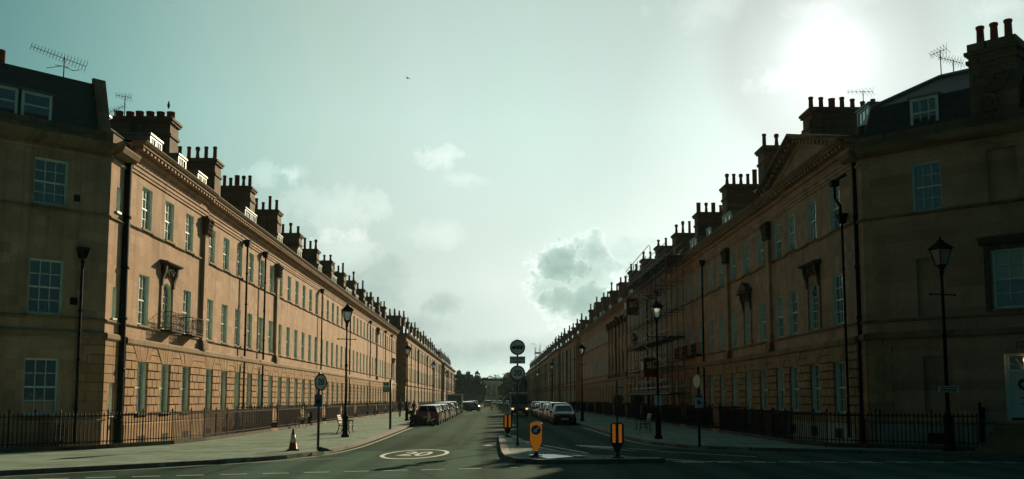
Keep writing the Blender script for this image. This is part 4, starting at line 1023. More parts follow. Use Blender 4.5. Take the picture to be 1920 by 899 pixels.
# sandbag
SACK = vary(mat('dark_sandbag_cloth', (.07,.072,.066), .9), .3, 10, .5, 40); SACKP = mat('pale_sandbag_fringe', (.45,.44,.38), .9)
mb = MB(); rr = random.Random(4)
for (cx, cy, sx, sy, sz, m) in ((0,0,.34,.2,.12,SACK),(.22,.05,.2,.16,.09,SACK),(.46,.02,.13,.1,.05,SACKP),(-.18,-.05,.2,.14,.16,SACK)):
    for i in range(6):
        for j in range(10):
            def P(i,j):
                th = math.pi*i/6; ph = 2*math.pi*j/10; k = 1+.12*math.sin(3*ph+cx*9+th*2); return (cx+sx*k*math.sin(th)*math.cos(ph), cy+sy*k*math.sin(th)*math.sin(ph), sz*.9+sz*math.cos(th))
            mb.face([P(i,j),P(i+1,j),P(i+1,j+1),P(i,j+1)], m, True)
o = tag(ob('sandbag', mb, None, T(-5.72,33.35,.12,R(8),.55)), 'slumped dark sandbag with pale end at the foot of the kerbside signpost', 'sandbag')

# benches
WOODB = vary(mat('silvered_bench_wood', (.30,.28,.22), .7), .25, 8)
def bench(label, M):
    t = thing('park_bench', label, 'bench', M, None); L = 1.55      # long along x, faces -y
    mb = MB()
    for i in range(4): mb.box(-L/2,L/2,-.30+.13*i,-.19+.13*i,.43,.465,WOODB)
    ob('seat', mb, t); mb = MB()
    for i in range(4):
        z = .54+.11*i; y_ = .24+.035*i; mb.hull8([(-L/2,y_,z),(L/2,y_,z),(L/2,y_+.03,z),(-L/2,y_+.03,z),(-L/2,y_+.03,z+.085),(L/2,y_+.03,z+.085),(L/2,y_+.06,z+.085),(-L/2,y_+.06,z+.085)], WOODB)
    ob('backrest', mb, t)
    for s in (-1,1):
        x = s*(L/2-.06); e = MB()
        pts = [(x,-.34,0),(x,-.26,.2),(x,-.29,.42),(x,-.28,.64)]
        for a, b in zip(pts, pts[1:]): e.tube(a,b,.026,IRON,n=6)
        pts = [(x,.36,0),(x,.24,.22),(x,.22,.43),(x,.36,.96)]
        for a, b in zip(pts, pts[1:]): e.tube(a,b,.026,IRON,n=6)
        e.tube((x,-.28,.42),(x,.22,.42),.022,IRON,n=6); e.tube((x,-.33,.65),(x,.28,.66),.03,IRON,n=6)
        for k in range(8):
            for (cy, cz, r) in ((-.02,.54,.09),(0,.26,.12)):
                u, v = 2*math.pi*k/8, 2*math.pi*(k+1)/8; e.tube((x,cy+r*math.cos(u),cz+r*math.sin(u)),(x,cy+r*math.cos(v),cz+r*math.sin(v)),.014,IRON,n=4)
        ob('end_frame', e, t)
    return t
B0 = bench('weathered bench with black iron ends behind the sunlit lamp post', T(-7.65,51.2,.12,R(90)))
dup(B0, T(8.75,55.2,.12,R(-90)), 'weathered bench with black iron ends on the shaded pavement')

# ------------------------------------------------------------------ bicycle, scooter
RUB = mat('tyre_rubber', (.012,.012,.012), .8); CHROME = mat('dull_chrome', (.5,.5,.5), .25, 1); REFL = mat('white_basket_flecks', (.6,.6,.56), .5)
def ring(mb, c, r, t, m, n=20, axis='y'):
    for i in range(n):
        a, b = 2*math.pi*i/n, 2*math.pi*(i+1)/n
        mb.tube((c[0]+r*math.cos(a),c[1],c[2]+r*math.sin(a)),(c[0]+r*math.cos(b),c[1],c[2]+r*math.sin(b)),t,m,n=6,caps=False)
t = thing('bicycle', 'dark bicycle leaning against the iron railings of the sunlit row', 'bicycle', T(-11.75,60.2,.12,R(76)) @ Matrix.Rotation(R(6),4,'X'))
for x in (-.5,.52):
    w = MB(); ring(w,(0,0,0),.33,.02,RUB); ring(w,(0,0,0),.305,.01,CHROME)
    for i in range(10):
        a = 2*math.pi*i/10; w.tube((0,0,0),(.3*math.cos(a),0,.3*math.sin(a)),.004,CHROME,n=4)
    ob('wheel', w, t, T(x,0,.34))
f = MB()
for a, b in (((-.5,0,.34),(-.08,0,.3)),((-.08,0,.3),(-.2,0,.82)),((-.2,0,.78),(-.5,0,.34)),((-.08,0,.3),(.38,0,.72)),((-.18,0,.74),(.36,0,.82)),((.34,0,.95),(.52,0,.34))): f.tube(a,b,.018,IRON,n=6)
ob('frame', f, t); s = MB(); s.hull8([(-.34,-.07,.86),(-.06,-.03,.86),(-.06,.03,.86),(-.34,.07,.86),(-.34,-.08,.92),(-.06,-.02,.9),(-.06,.02,.9),(-.34,.08,.92)], BLK); ob('saddle', s, t)
h = MB(); h.tube((.33,-.28,1.02),(.33,.28,1.02),.014,CHROME,n=6); h.tube((.34,0,.95),(.33,0,1.02),.014,CHROME,n=6); ob('handlebar', h, t)
h = MB()
for z in (.72,.8,.88): 
    for a,b in (((.5,-.14),(.75,-.14)),((.75,-.14),(.75,.14)),((.75,.14),(.5,.14)),((.5,.14),(.5,-.14))): h.tube((*a,z),(*b,z),.008,REFL,n=4)
for i in range(6): h.tube((.5+.05*i,-.14,.7),(.5+.05*i,-.14,.9),.007,REFL,n=4)
ob('basket', h, t)
t = thing('motor_scooter', 'black motor scooter with white fairing parked at the kerb end', 'scooter', T(-4.75,67.8,0,R(8)))
SBODY = mat('scooter_black_gloss', (.012,.012,.014), .25); SWH = mat('scooter_white_fairing', (.7,.72,.7), .3)
for x in (-.66,.68):
    w = MB(); w.prism([(.25*math.cos(2*math.pi*i/20),.25*math.sin(2*math.pi*i/20)) for i in range(20)], -.055,.055,RUB,'y'); d = disc(.13,-.056,GREYM,16); w.append(d); ob('wheel', w, t, T(x,0,.25))
b = MB(); b.prism([(-.95,.62),(-.9,.42),(-.5,.36),(-.35,.24),(.35,.24),(.42,.34),(.18,.36),(-.05,.40),(-.1,.72),(-.85,.74)], -.17,.17,SBODY,'y'); ob('body', b, t)
b = MB(); b.prism([(-.85,.74),(-.12,.72),(-.08,.80),(-.3,.84),(-.82,.86),(-.95,.80)], -.14,.14,BLK,'y'); ob('seat', b, t)
b = MB(); b.prism([(.30,.3),(.42,.32),(.56,.62),(.46,.98),(.36,.98),(.40,.6)], -.19,.19,SWH,'y'); b.prism([(.5,.42),(.82,.56),(.92,.5),(.8,.48),(.58,.36)], -.09,.09,SWH,'y'); ob('fairing', b, t)
b = MB(); b.tube((.36,-.33,1.0),(.36,.33,1.0),.02,BLK,n=6); b.tube((.40,0,.9),(.36,0,1.02),.03,BLK,n=6); ob('handlebar', b, t)
b = MB(); b.prism([(.42,.98),(.46,.98),(.30,1.34),(.26,1.32)], -.2,.2,mat('scooter_screen', (.2,.26,.25), .1),'y'); ob('windscreen', b, t)
b = MB(); b.box(-1.02,-.72,-.18,.18,.86,1.12,SBODY); ob('top_box', b, t)
for s in (-1,1):
    b = MB(); b.tube((.36,s*.3,1.0),(.38,s*.36,1.16),.01,BLK,n=5); b.box(.37,.39,s*.36-.07,s*.36+.07,1.14,1.23,CHROME); ob('mirror', b, t)

# ------------------------------------------------------------------ cars
CGLASS = mat('car_glass', (.01,.013,.013), .05); HLAMP = mat('headlamp_lens', (.45,.47,.46), .45); TLAMP = mat('tail_lamp_red', (.25,.01,.01), .2)
PLATEY = mat('rear_plate_yellow', (.5,.38,.05), .5); PLATEW = mat('front_plate_white', (.6,.6,.56), .5); ALLOY = mat('alloy_rim', (.35,.36,.36), .35, .8)
def paint(name, c, metal=0.0):
    m = mat(name, c, .28, metal); m.node_tree.nodes['Principled BSDF'].inputs['Coat Weight'].default_value = .8; m.node_tree.nodes['Principled BSDF'].inputs['Coat Roughness'].default_value = .05; return m
def car_parts(kind):
    # stations along y (front +): y, half width at sill, z sill, half width belt, z belt, half width roof, z roof
    if kind == 'hatch':
        S = [(-1.98,.70,.36,.70,.78,.60,.80),(-1.93,.80,.24,.79,.90,.66,.94),(-1.86,.84,.20,.82,.93,.70,1.00),(-1.56,.86,.18,.84,.94,.58,1.43),(-1.3,.86,.18,.85,.94,.59,1.47),(-.4,.87,.18,.86,.93,.61,1.50),(-.33,.87,.18,.86,.93,.61,1.50),(.32,.87,.18,.86,.92,.59,1.45),(1.05,.86,.18,.83,.92,.70,.99),(1.35,.85,.19,.80,.88,.62,.93),(1.8,.80,.20,.72,.76,.5,.80),(1.98,.66,.26,.62,.60,.4,.62),(2.02,.6,.34,.56,.5,.36,.52)]
        wr, wy = .31, (-1.25,1.28); win = dict(rear=(2,3), front=(7,8), side=[(3,5),(6,7)])
    else:                                                            # suv / estate
        S = [(-2.2,.74,.42,.74,.86,.64,.88),(-2.14,.84,.28,.83,.98,.70,1.03),(-2.08,.88,.24,.87,1.02,.74,1.10),(-1.85,.90,.22,.88,1.04,.66,1.58),(-1.5,.90,.22,.89,1.04,.67,1.63),(-.5,.91,.22,.90,1.03,.69,1.66),(-.43,.91,.22,.90,1.03,.69,1.66),(.35,.91,.22,.90,1.02,.66,1.60),(1.05,.90,.22,.87,1.02,.74,1.12),(1.4,.89,.23,.84,1.0,.66,1.06),(1.95,.85,.24,.77,.92,.56,.95),(2.17,.70,.3,.66,.70,.42,.72),(2.2,.64,.4,.6,.6,.38,.62)]
        wr, wy = .35, (-1.35,1.38); win = dict(rear=(2,3), front=(7,8), side=[(3,5),(6,7)])
    def ringp(s):
        y, hs, zs, hb, zb, hr, zr = s
        return [(0,y,zs-.02),(hs*.88,y,zs),(hs,y,zs+.12),(hs+.015,y,(zs+zb)/2+.05),(hb,y,zb),(hr+.02,y,zr-.06),(hr-.06,y,zr-.015),(0,y,zr)]
    G = [ringp(s) for s in S]; B = lambda q: q
    faces = {'body':[], 'windscreen':[], 'rear_window':[], 'side_window':[]}
    for i in range(len(S)-1):
        for j in range(7):
            key = 'body'
            if (i, i+1) == win['front'] and j in (6,): key = 'windscreen'
            elif (i, i+1) == win['rear'] and j in (6,): key = 'rear_window'
            elif j == 4 and any(a <= i < b for a, b in win['side']): key = 'side_window'
            elif j == 4 and (i,i+1) == win['front']: key = 'side_window'
            q = [G[i][j],G[i+1][j],G[i+1][j+1],G[i][j+1]]
            faces[key].append(q[::-1]); faces[key].append([(-x,y,z) for x,y,z in q])
    for g, rv in ((G[0],False),(G[-1],True)):
        loop = g+[(-x,y,z) for x,y,z in g[::-1][1:-1]]; faces['body'].append(loop[::-1] if rv else loop)
    return faces, wr, wy, S
CARC = {}
def car(label, M, colour, kind='hatch', group='cars parked along the kerb', full=True):
    root = thing('parked_car', label, 'car', M, group)
    if kind not in CARC:
        fc, wr, wy, S = car_parts(kind); me = {}
        for k, fs in fc.items():
            mb = MB()
            for f in fs: mb.face(f, CGLASS, k == 'body')
            o = ob('tmp', mb); fix_normals(o); me[k] = o.data; bpy.data.objects.remove(o)
        w = MB(); n = 20; w.prism([(wr*math.cos(2*math.pi*i/n), wr*math.sin(2*math.pi*i/n)) for i in range(n)], -.11, .11, RUB, 'x'); me['tyre'] = w.mesh('tyre')
        rm_ = MB(); rm_.prism([(wr*.66*math.cos(2*math.pi*i/n), wr*.66*math.sin(2*math.pi*i/n)) for i in range(n)], -.116, .116, ALLOY, 'x')
        for i in range(5):
            a = 2*math.pi*i/5; rm_.box(-.119,.119,-.03,.03,.04,wr*.6,BLK); 
        me['rim'] = rm_.mesh('rim')
        yf, yr = S[-1][0], S[0][0]; zb = S[-3][4]
        for s, nme in ((1,'hl1'),(-1,'hl0')):
            b = MB(); b.hull8([(s*.42,yf-.10,zb-.20),(s*.74,yf-.30,zb-.16),(s*.74,yf-.36,zb-.16),(s*.42,yf-.16,zb-.2),(s*.42,yf-.12,zb-.06),(s*.74,yf-.33,zb-.02),(s*.74,yf-.38,zb-.02),(s*.42,yf-.2,zb-.06)], HLAMP); me[nme] = b.mesh('headlight')
            b = MB(); zz = S[1][4]; b.box(*sorted((s*.58,s*.82)), yr+.02, yr+.16, zz-.24, zz+.02, TLAMP); me['t'+nme] = b.mesh('tail_light')
            b = MB(); b.lathe([(.02,-.09),(.09,-.05),(.09,.05),(.02,.09)], SBODY, (s*.98,.78,S[7][4]+.06), 8); b.box(*sorted((s*.84,s*.95)),.76,.80,S[7][4]+.0,S[7][4]+.05,SBODY); me['m'+nme] = b.mesh('mirror')
        b = MB(); b.box(-.26,.26,yr-.03,yr+.0,.55,.66,PLATEY); me['rp'] = b.mesh('number_plate'); b = MB(); b.box(-.26,.26,yf-.02,yf+.02,.40,.51,PLATEW); me['fp'] = b.mesh('number_plate')
        b = MB(); b.box(-.5,.5,yf-.10,yf+.012,.26,.40,BLK); b.box(-.36,.36,yf-.1,yf+.008,.52,.62,BLK); me['grille'] = b.mesh('grille')
        b = MB(); b.box(-.7,.7,yr-.012,yr+.1,.3,.46,BLK); me['bumper'] = b.mesh('bumper')
        me['wy'] = wy; me['wr'] = wr; CARC[kind] = me
    me = CARC[kind]; kb = (kind, colour.name)
    if kb not in CARC:
        d = me['body'].copy(); d.materials.clear(); d.materials.append(colour); CARC[kb] = d
    ob('body', CARC[kb], root); ob('windscreen', me['windscreen'], root); ob('rear_window', me['rear_window'], root); ob('side_window', me['side_window'], root)
    for sx in (-1,1):
        for y_ in me['wy']:
            o = ob('wheel', me['tyre'], root, T(sx*.76,y_,me['wr'])); ob('rim', me['rim'], o)
    for k, nme in (('hl1','headlight'),('hl0','headlight'),('thl1','tail_light'),('thl0','tail_light'),('mhl1','mirror'),('mhl0','mirror'),('rp','number_plate'),('fp','number_plate'),('grille','grille'),('bumper','bumper')): ob(nme, me[k], root)
    return root
P_RED = paint('car_red_paint', (.20,.012,.010)); P_WHITE = paint('car_white_paint', (.62,.64,.62)); P_SILVER = paint('car_silver_paint', (.38,.40,.39), .5); P_GREY = paint('car_grey_paint', (.11,.12,.12), .4)
P_BLACK = paint('car_black_paint', (.008,.009,.010)); P_BLACK.node_tree.nodes['Principled BSDF'].inputs['Coat Weight'].default_value = .15; P_BLACK.node_tree.nodes['Principled BSDF'].inputs['Specular IOR Level'].default_value = .25; P_BLUE = paint('car_blue_paint', (.02,.04,.07), .3); P_MAROON = paint('car_maroon_paint', (.06,.008,.012))
lc = [('hatch',P_RED,'red hatchback parked behind the black scooter, nearest of the sunlit kerb'),('hatch',P_WHITE,'white hatchback parked just ahead of the red one'),('hatch',P_WHITE,'second white car in the kerb line beyond the red one'),('hatch',P_GREY,'dark grey hatchback between two pale cars on the sunlit kerb'),
      ('suv',P_WHITE,'tall white car in the middle of the sunlit kerb line'),('hatch',P_SILVER,'silver hatchback just past the tall white car'),('hatch',P_BLACK,'black hatchback third behind the box van'),('suv',P_SILVER,'silver estate second behind the box van'),('hatch',P_GREY,'grey hatchback right behind the tall box van')]
for i, (k, p, lab) in enumerate(lc):
    car(lab, T(-4.62+random.uniform(-.06,.06), 72.8+5.55*i+random.uniform(-.35,.35), 0, R(random.uniform(-2.2,2.2))), p, k)
rc = [('hatch',P_BLACK,'black hatchback nearest on the shaded kerb, sky in its windscreen'),('suv',P_GREY,'grey estate parked second along the shaded kerb'),('hatch',P_SILVER,'silver hatchback parked third along the shaded kerb'),('hatch',P_BLUE,'dark blue hatchback parked fourth along the shaded kerb'),('suv',P_WHITE,'white estate parked fifth along the shaded kerb'),('hatch',P_GREY,'grey hatchback parked sixth along the shaded kerb beside the van'),
      ('hatch',P_WHITE,'white hatchback in the shaded kerb line beside the oncoming van'),('suv',P_BLACK,'black estate parked beyond the oncoming van')]
for i, (k, p, lab) in enumerate(rc):
    car(lab, T(5.5+random.uniform(-.06,.06), 72.5+5.5*i, 0, R(180+random.uniform(-1,1))), p, k)
car('maroon car edging out at an angle beyond the box van', T(-3.3,151.5,0,R(-38)), P_MAROON, 'hatch', group='moving cars')
car('white car driving away in mid road by the far striped bollard', T(-.65,228,0), P_WHITE, 'suv', group='moving cars')
fs = [(-4.6,168,P_WHITE,0,'white car parked first past the maroon one'),(-4.6,176,P_SILVER,0,'silver car parked past the maroon one'),(-4.6,190,P_WHITE,0,'small white car on the far sunlit kerb'),(-4.6,205,P_GREY,0,'small grey car on the far sunlit kerb'),(-4.6,224,P_WHITE,0,'tiny white car below the far trees'),(-4.6,250,P_SILVER,0,'tiny silver car below the far trees'),(-4.6,285,P_WHITE,0,'farthest white car on the sunlit kerb'),
      (2.7,284,P_WHITE,180,'low white car coming on in the far distance'),(1.2,320,P_SILVER,180,'tiny silver car coming on behind the low white one'),(5.5,170,P_BLACK,180,'dark car on the far shaded kerb nearest the van'),(5.5,182,P_GREY,180,'grey car on the far shaded kerb'),(5.5,195,P_WHITE,180,'white car on the far shaded kerb'),(5.5,212,P_SILVER,180,'silver car on the far shaded kerb'),(5.5,235,P_BLUE,180,'blue car on the far shaded kerb'),(5.5,262,P_WHITE,180,'small white car on the far shaded kerb'),(5.5,300,P_GREY,180,'farthest grey car on the shaded kerb')]
for x, yy, p, a, lab in fs: car(lab, T(x,yy,0,R(a)), p, 'hatch', group='small cars far down the street')
# vans
VGREY = paint('van_grey_green_paint', (.10,.13,.125)); VEDGE = mat('van_white_edge', (.6,.62,.6), .4); TEALP = vary(mat('van_teal_shutter', (.10,.17,.16), .5), .15, 2)
LIT = mat('lit_headlamp', (1,.6,.35), .3, emit=(1,.55,.28), estr=1.0)
def wheels(root, pos, r):
    for x, y_ in pos:
        w = MB(); n = 20; w.prism([(r*math.cos(2*math.pi*i/n), r*math.sin(2*math.pi*i/n)) for i in range(n)], -.12, .12, RUB, 'x'); o = ob('wheel', w, root, T(x,y_,r))
        m = MB(); m.prism([(r*.6*math.cos(2*math.pi*i/n), r*.6*math.sin(2*math.pi*i/n)) for i in range(n)], -.125, .125, GREYM, 'x'); ob('rim', m, o)
t = thing('delivery_van', 'oncoming dark van with headlamps lit beside the parked cars', 'van', T(3.25,110.2,0,R(180)))
b = MB(); b.prism([(-2.7,.35),(2.45,.35),(2.6,.5),(2.6,.95),(2.45,1.12),(2.1,1.3),(1.75,2.35),(1.6,2.52),(-2.7,2.58)], -1.0, 1.0, VGREY, 'x'); ob('body', b, t)
b = MB(); b.hull8([(-.86,2.09,1.36),(.86,2.09,1.36),(.86,2.12,1.36),(-.86,2.12,1.36),(-.80,1.77,2.32),(.80,1.77,2.32),(.80,1.80,2.32),(-.80,1.80,2.32)], CGLASS); ob('windscreen', b, t)
b = MB(); b.box(-1.02,1.02,-2.72,1.62,2.55,2.68,VEDGE); ob('roof_panel', b, t)
b = MB(); b.box(-.62,.62,2.55,2.615,.62,.86,BLK); b.box(-1.0,1.0,2.5,2.66,.34,.56,BLK); ob('bumper', b, t)
for s in (-1,1):
    b = MB(); b.box(*sorted((s*.66,s*.92)),2.56,2.62,.74,.93,LIT); ob('headlight', b, t); b = MB(); b.box(*sorted((s*1.02,s*1.2)),1.9,1.96,1.35,1.75,BLK); ob('mirror', b, t)
b = MB(); b.box(-.26,.26,2.66,2.672,.42,.53,PLATEW); ob('number_plate', b, t)
wheels(t, [(-.86,1.7),(.86,1.7),(-.86,-1.7),(.86,-1.7)], .36)
t = thing('box_van', 'parked box van with flat teal shutter edged in white', 'van', T(-4.75,130.4,0))
b = MB(); b.box(-1.0,1.0,-2.9,1.2,.55,2.55,VGREY); b.prism([(1.2,.4),(2.9,.4),(2.95,.95),(2.2,1.2),(1.75,2.0),(1.2,2.1)], -.95, .95, P_WHITE, 'x'); ob('body', b, t)
b = MB(); b.box(-.92,.92,-2.93,-2.902,.6,2.44,TEALP)
for i in range(9): b.box(-.92,.92,-2.936,-2.931,.75+.19*i,.765+.19*i,BLK)
ob('shutter', b, t)
b = MB(); b.box(-1.02,-.92,-2.95,-2.88,.5,2.58,VEDGE); b.box(.92,1.02,-2.95,-2.88,.5,2.58,VEDGE); b.box(-.92,.92,-2.95,-2.88,2.46,2.58,VEDGE); b.box(-1.02,1.02,-2.88,1.2,2.551,2.58,VEDGE); ob('white_edge', b, t)
for s in (-1,1): b = MB(); b.box(*sorted((s*.75,s*.95)),-2.94,-2.9,.42,.56,TLAMP); ob('tail_light', b, t)
wheels(t, [(-.82,2.0),(.82,2.0),(-.82,-1.9),(.82,-1.9)], .36)

# ------------------------------------------------------------------ people
SKIN = mat('skin', (.38,.22,.15), .6); HAIR = mat('dark_hair', (.025,.018,.012), .7); COATD = vary(mat('dark_coat_cloth', (.02,.02,.022), .85), .3, 10); TROU = vary(mat('dark_trouser_cloth', (.03,.032,.04), .85), .3, 10); SHOE = mat('black_shoe', (.012,.012,.012), .5); COATB = vary(mat('brown_jacket_cloth', (.05,.03,.02), .85), .3, 10)
def person(label, M, coat, stride=.22, ht=1.72):
    root = thing('person', label, 'person', M, None); k = ht/1.75
    J = dict(pel=(0,0,.95),spine=(0,.01,1.15),chest=(0,.0,1.38),neck=(0,0,1.50),head0=(0,.01,1.58),head1=(0,.015,1.70),
             hipL=(-.09,0,.90),kneL=(-.095,stride*.6,.50),ankL=(-.09,stride*.7,.09),toeL=(-.09,stride*.7+.17,.04),hipR=(.09,0,.90),kneR=(.095,-stride*.1,.48),ankR=(.09,-stride,.12),toeR=(.09,-stride+.15,.04),
             shL=(-.18,0,1.42),elL=(-.24,-.06,1.14),wrL=(-.24,.06,.90),haL=(-.235,.10,.82),shR=(.18,0,1.42),elR=(.24,.0,1.14),wrR=(.25,.12,.92),haR=(.245,.16,.84))
    rad = dict(pel=.145,spine=.135,chest=.155,neck=.06,head0=.075,head1=.085,hipL=.10,hipR=.10,kneL=.065,kneR=.065,ankL=.045,ankR=.045,toeL=.04,toeR=.04,shL=.075,shR=.075,elL=.052,elR=.052,wrL=.038,wrR=.038,haL=.035,haR=.035)
    E_ = [('pel','spine'),('spine','chest'),('chest','neck'),('neck','head0'),('head0','head1'),('pel','hipL'),('hipL','kneL'),('kneL','ankL'),('ankL','toeL'),('pel','hipR'),('hipR','kneR'),('kneR','ankR'),('ankR','toeR'),('chest','shL'),('shL','elL'),('elL','wrL'),('wrL','haL'),('chest','shR'),('shR','elR'),('elR','wrR'),('wrR','haR')]
    names = list(J); me = bpy.data.meshes.new('body'); me.from_pydata([tuple(c*k for c in J[n]) for n in names], [(names.index(a),names.index(b)) for a,b in E_], [])
    o = bpy.data.objects.new('body_tmp', me); COL.objects.link(o); o.modifiers.new('skin','SKIN'); o.modifiers.new('sub','SUBSURF').levels = 1
    for i, n_ in enumerate(names):
        sv = me.skin_vertices[0].data[i]; sv.radius = (rad[n_]*k, rad[n_]*k*(.72 if n_ in ('pel','spine','chest') else 1)); sv.use_root = (n_ == 'pel')
    bpy.context.view_layer.update(); dg = bpy.context.evaluated_depsgraph_get(); bm_ = bpy.data.meshes.new_from_object(o.evaluated_get(dg)); bpy.data.objects.remove(o)
    bm_.materials.clear()
    for m in (TROU, coat, SKIN, SHOE): bm_.materials.append(m)
    for p in bm_.polygons:
        z = p.center.z/k; x = abs(p.center.x)/k
        p.material_index = 3 if z < .11 else 2 if (z > 1.53 or (x > .2 and z < .90)) else 0 if z < .86 and x < .19 else 1; p.use_smooth = True
    ob('body', bm_, root)
    h = MB(); h.lathe([(.02,.09),(.07,.075),(.098,.03),(.10,-.02),(.08,-.07)], HAIR, (0,-.012*k,1.69*k), 12); ob('hair', h, root)
    fc = MB(); fc.lathe([(.004,-.03),(.018,-.02),(.004,.03)], SKIN, (0,.105*k,1.645*k), 6)
    for s in (-1,1): fc.lathe([(.003,-.01),(.011,0),(.003,.01)], SIGNBLK, (s*.034,.092*k,1.675*k), 6)
    fc.box(-.025,.025,.088*k,.094*k,1.60*k,1.61*k,SRED); ob('face', fc, root)
    return root
person('pedestrian in a dark coat walking, nearest the railings', T(-9.0,96,.12,R(170)), COATD)
person('pedestrian in brown jacket walking beside the dark coated one', T(-8.35,96.6,.12,R(175)), COATB, -.2, 1.78)
person('lone pedestrian in dark coat standing behind the scooter', T(-7.3,92,.12,R(150)), COATD, .1, 1.62)

# ------------------------------------------------------------------ scaffolding
SCAFP = vary(mat('scaffold_tube_steel', (.10,.095,.085), .5, .5), .3, 5); BOARD = vary(mat('scaffold_board', (.12,.085,.05), .85), .35, 4); SNRED = vary(mat('red_banner', (.13,.02,.02), .7), .1, 3)
def scaffold(label, y0, y1, zt, x0, x1, lifts, signs=True):
    t = thing('scaffolding', label, 'scaffolding', I4)
    st = MB(); n = max(2, int((y1-y0)/2.1)); rr = random.Random(9)
    for i in range(n+1):
        yy = y0+(y1-y0)*i/n
        for x in (x0,x1): st.tube((x,yy,.12),(x,yy,zt+rr.uniform(-.4,1.1)),.03,SCAFP,n=6)
        for z in lifts: st.tube((x0-.3,yy,z-.05),(x1+.1,yy,z-.05),.026,SCAFP,n=5)
    for z in lifts:
        for x in (x0,x1):
            for dz in (0,.5,1.0): st.tube((x,y0-.5,z+dz),(x,y1+.5,z+dz),.026,SCAFP,n=5)
    for k, z in enumerate(lifts[:-1]): 
        a, b = (y0,y0+(y1-y0)*.5) if k % 2 else (y1,y1-(y1-y0)*.5); st.tube((x0-.05,a,z),(x0-.05,b,lifts[k+1]),.026,SCAFP,n=5)
    st.tube((x0-.2,y1-1,zt+.5),(x0-.2,y0+6,zt+.9),.03,SCAFP,n=5)
    ob('poles', st, t); b = MB()
    for z in [lifts[0]]+lifts[-1:]+lifts[2:3]:
        for j in range(4): b.box(x0+.06+.3*j, x0+.33+.3*j, y0-.3, y1+.3, z+.03, z+.07, BOARD)
        b.box(x0-.03, x0+.0, y0, y1, z+.08, z+.28, BOARD)
    ob('boards', b, t)
    if signs:
        for yy, z in ((86.2,10.1),(77.0,4.4)):
            m = MB(); m.box(-1.1,1.1,-.03,.03,-.75,.75,SNRED); s = ob('banner', m, t, T(x0-.35,yy,z,R(-90)))
            ob('lettering', text_mesh('SN', .85, SWHITE, .004), s, T(0,-.036,.15) @ UP)
            ob('lettering', text_mesh('SN', .85, SWHITE, .004), s, T(0,.036,.15) @ Matrix.Rotation(R(180),4,'Z') @ UP)
            q = ob('banner', m.mesh('banner'), t, T(x0+.1,yy-1.2,z,0)); q.scale = (.5,1,1)
            ob('lettering', text_mesh('SN', .62, SWHITE, .004, sx=1.6), q, T(0,-.036,.15) @ UP)
    return t
scaffold('tall tube scaffolding with red SN banners in front of shaded houses', 68, 88, 13.0, 12.55, 13.75, [2.3,4.3,6.3,8.3,10.3,12.1])
scaffold('distant scaffolding tower rising above the far shaded roofs', 262, 270, 16.5, 12.4, 13.6, [4.3,8.3,12.3,14.6], False)

# ------------------------------------------------------------------ aerials, birds, small plant
def aerial(label, M, h, L, n, boom_ang=0, extra=False):
    t = thing('tv_aerial', label, 'aerial', M, 'rooftop aerials'); m = MB(); m.tube((0,0,0),(0,0,h),.022,IRON,n=6); ob('mast', m, t)
    y = MB(); c = Matrix.Translation((0,0,h-.06)) @ Matrix.Rotation(boom_ang,4,'Y')
    def P(x,yy,z): return c @ Vector((x,yy,z))
    y.tube(P(-L*.6,0,0),P(L*.4,0,0),.013,IRON,n=5)
    for i in range(n):
        x = -L*.6+L*i/(n-1); q = .13+.1*i/n; y.tube(P(x,-q*.5,-q),P(x,q*.5,q),.007,IRON,n=4); y.tube(P(x,q*.5,-q),P(x,-q*.5,q),.006,IRON,n=4)
    ob('yagi_array', y, t)
    if extra:
        e = MB(); z = h*.55
        for (a,b) in (((-.05,0,z),(-.62,.1,z-.12)),((.0,0,z-.02),(.35,0,z-.14)),((-.3,-.1,z-.02),(.15,.15,z+.02)),((.3,0,z-.14),(.55,0,z-.08))): e.tube(a,b,.012,IRON,n=5)
        ob('dipole', e, t)
    return t
aerial('long yagi aerial on the dark corner house roof ridge', T(-16.3,35.9,14.1,R(20)), .80, 2.0, 18, R(16), True)
aerial('small comb aerial beside the squat pots of the first sunlit chimney', T(-18.6,47.9,16.0,R(60)), 1.25, .9, 6, R(-8))
aerial('thin aerial behind the comb aerial on the first sunlit chimney', T(-19.3,48.4,16.0,R(150)), .7, 1.3, 7, R(8))
aerial('tall thin aerial left of the roundel chimney', T(17.75,36.4,14.3,R(20)), 1.35, .9, 6, R(-25), False)
aerial('short aerial close to the roundel chimney', T(18.1,36.1,14.4,R(20)), 0.75, 1.2, 9, R(4), False)
aerial('aerial with long thin boom on the pedimented pavilion chimney', T(18.7,46.6,16.1,R(30)), 1.25, 1.9, 7, R(-10))
aerial('small aerial at the pediment peak', T(14.9,43.4,13.9,R(70)), .9, .6, 5, R(-40))
BIRD = mat('dark_bird_plumage', (.03,.03,.032), .8); GULL = vary(mat('grey_gull_plumage', (.06,.06,.062), .8), .3, 10)
